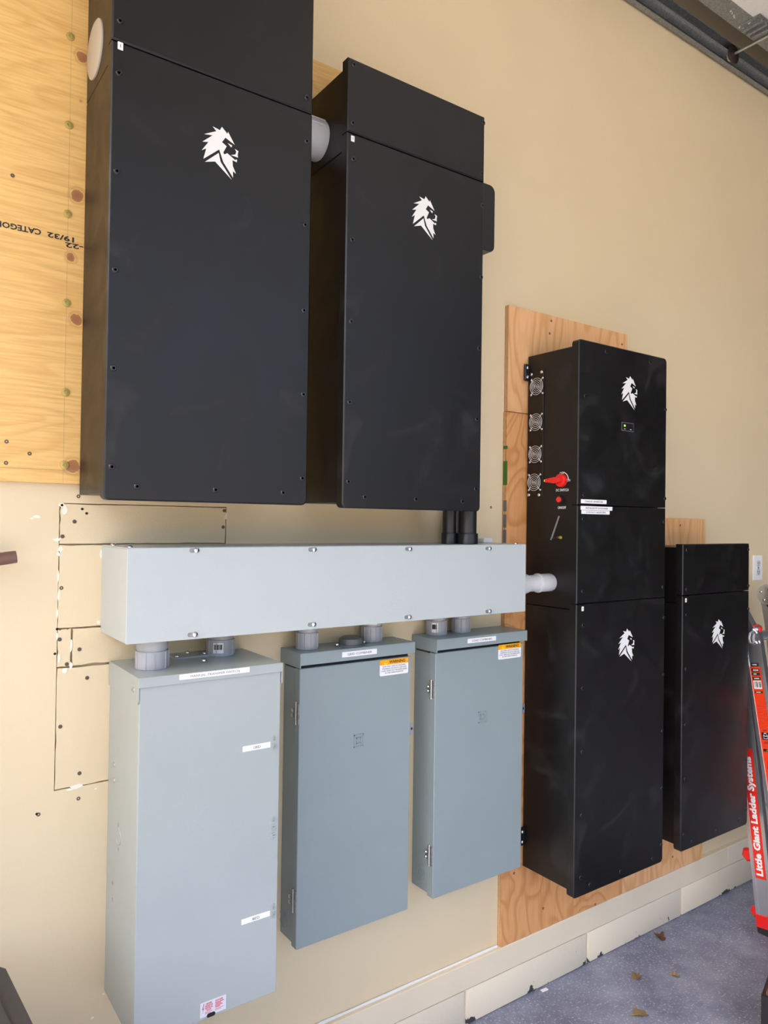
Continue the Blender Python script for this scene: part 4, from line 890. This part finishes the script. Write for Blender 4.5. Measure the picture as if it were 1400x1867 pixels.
# ------------------------------------------------------------------ things cut by the frame edge
# charcoal bin at the lower left
zt_ = .72
pA, pB = F(60, 1867, zt_), F(0, 1745, zt_)
ang = math.atan2(pB[1]-pA[1], pB[0]-pA[0]) - math.pi/2
cb = thing('storage_bin', 'charcoal plastic bin with ribbed rim at the lower left corner', 'bin', (pA[0], pA[1], 0))
def binpart(bm, m, name):
    o = obj(name, bm, m, cb, (pA[0], pA[1], 0)); o.rotation_euler = (0, 0, ang); return o
ly1 = math.hypot(pB[0]-pA[0], pB[1]-pA[1])+.012
bm = NB(); tp = prism(bm, rr(-.46, -.03, -.42, ly1-.02, .05, 5), 'z', (0, 0, 0), .0, zt_-.05)
for v in bm.verts:
    if v.co.z < .1: v.co.x = -.245+(v.co.x+.245)*.85; v.co.y = (v.co.y+.1)*.85-.1
binpart(bm, 'bin', 'tub')
bm = NB(); prism(bm, rr(-.49, 0, -.45, ly1, .06, 6), 'z', (0, 0, 0), zt_-.05, zt_); bmesh.ops.bevel(bm, geom=[e for e in bm.edges if abs(e.verts[0].co.z-e.verts[1].co.z) < 1e-6], offset=.006, segments=2, affect='EDGES'); binpart(bm, 'bin', 'rim')
bm = NB(); prism(bm, rr(-.455, -.035, -.41, ly1-.035, .05, 6), 'z', (0, 0, 0), zt_-.002, zt_+.012); bmesh.ops.bevel(bm, geom=[e for e in bm.edges if abs(e.verts[0].co.z-e.verts[1].co.z) < 1e-6], offset=.004, segments=2, affect='EDGES'); binpart(bm, 'bin', 'lid')
# rusty pipe end at the left edge, lying on hooks
xa, za_ = W(29.5, 1017, .05); r_ = .0135
rp_ = thing('rusty_pipe', 'rusty steel pipe end poking in from the left edge', 'pipe', (xa-.4, -.05, za_-.02))
obj('pipe', tube(NB(), [(xa-.8, -.05, za_-.11), (xa-.02, -.05, za_-.0006), (xa, -.05, za_+.002)], [r_, r_, r_*.97], 16), 'rust', rp_)
for q in (.25, .65):
    px_ = xa-.8*q-.05; zz = za_-.0138*0-.11*(xa-.02-px_)/.78
    obj('wall_hook', tube(NB(), [(px_, .004, zz+.03), (px_, -.03, zz-.006), (px_, -.05, zz-r_-.003), (px_, -.07, zz-.004), (px_, -.072, zz+.01)], .004, 8), 'steelrod', rp_)
# dark crate at the lower right
zc_ = .16
c0 = Vector((*F(1387.5, 1815, zc_), 0)); c1_ = Vector((*F(1401, 1775, zc_), 0)); ea = (c1_-c0).normalized(); eb = Vector((ea.y, -ea.x, 0))
if eb.y > 0: eb = -eb
cr = thing('storage_crate', 'black open crate with brown lining at the lower right edge', 'crate', (c0.x, c0.y, 0))
def crate_poly(a0, a1, b0, b1): return [((c0+ea*a+eb*b).x, (c0+ea*a+eb*b).y) for a, b in ((a0, b0), (a1, b0), (a1, b1), (a0, b1))]
for nm, q, m in (('side_panel', (0, .45, 0, .012), 'blackplastic'), ('side_panel', (0, .012, .012, .34), 'blackplastic'), ('side_panel', (.438, .45, .012, .34), 'blackplastic'), ('side_panel', (0.012, .438, .328, .34), 'blackplastic')):
    obj(nm, prism(NB(), crate_poly(*q), 'z', (0, 0, 0), .0, zc_), m, cr)
obj('bottom_panel', prism(NB(), crate_poly(.012, .438, .012, .328), 'z', (0, 0, 0), 0, .01), 'blackplastic', cr)
obj('lining', prism(NB(), crate_poly(.0125, .437, .0125, .016), 'z', (0, 0, 0), .011, zc_+.012), 'cardboard', cr)
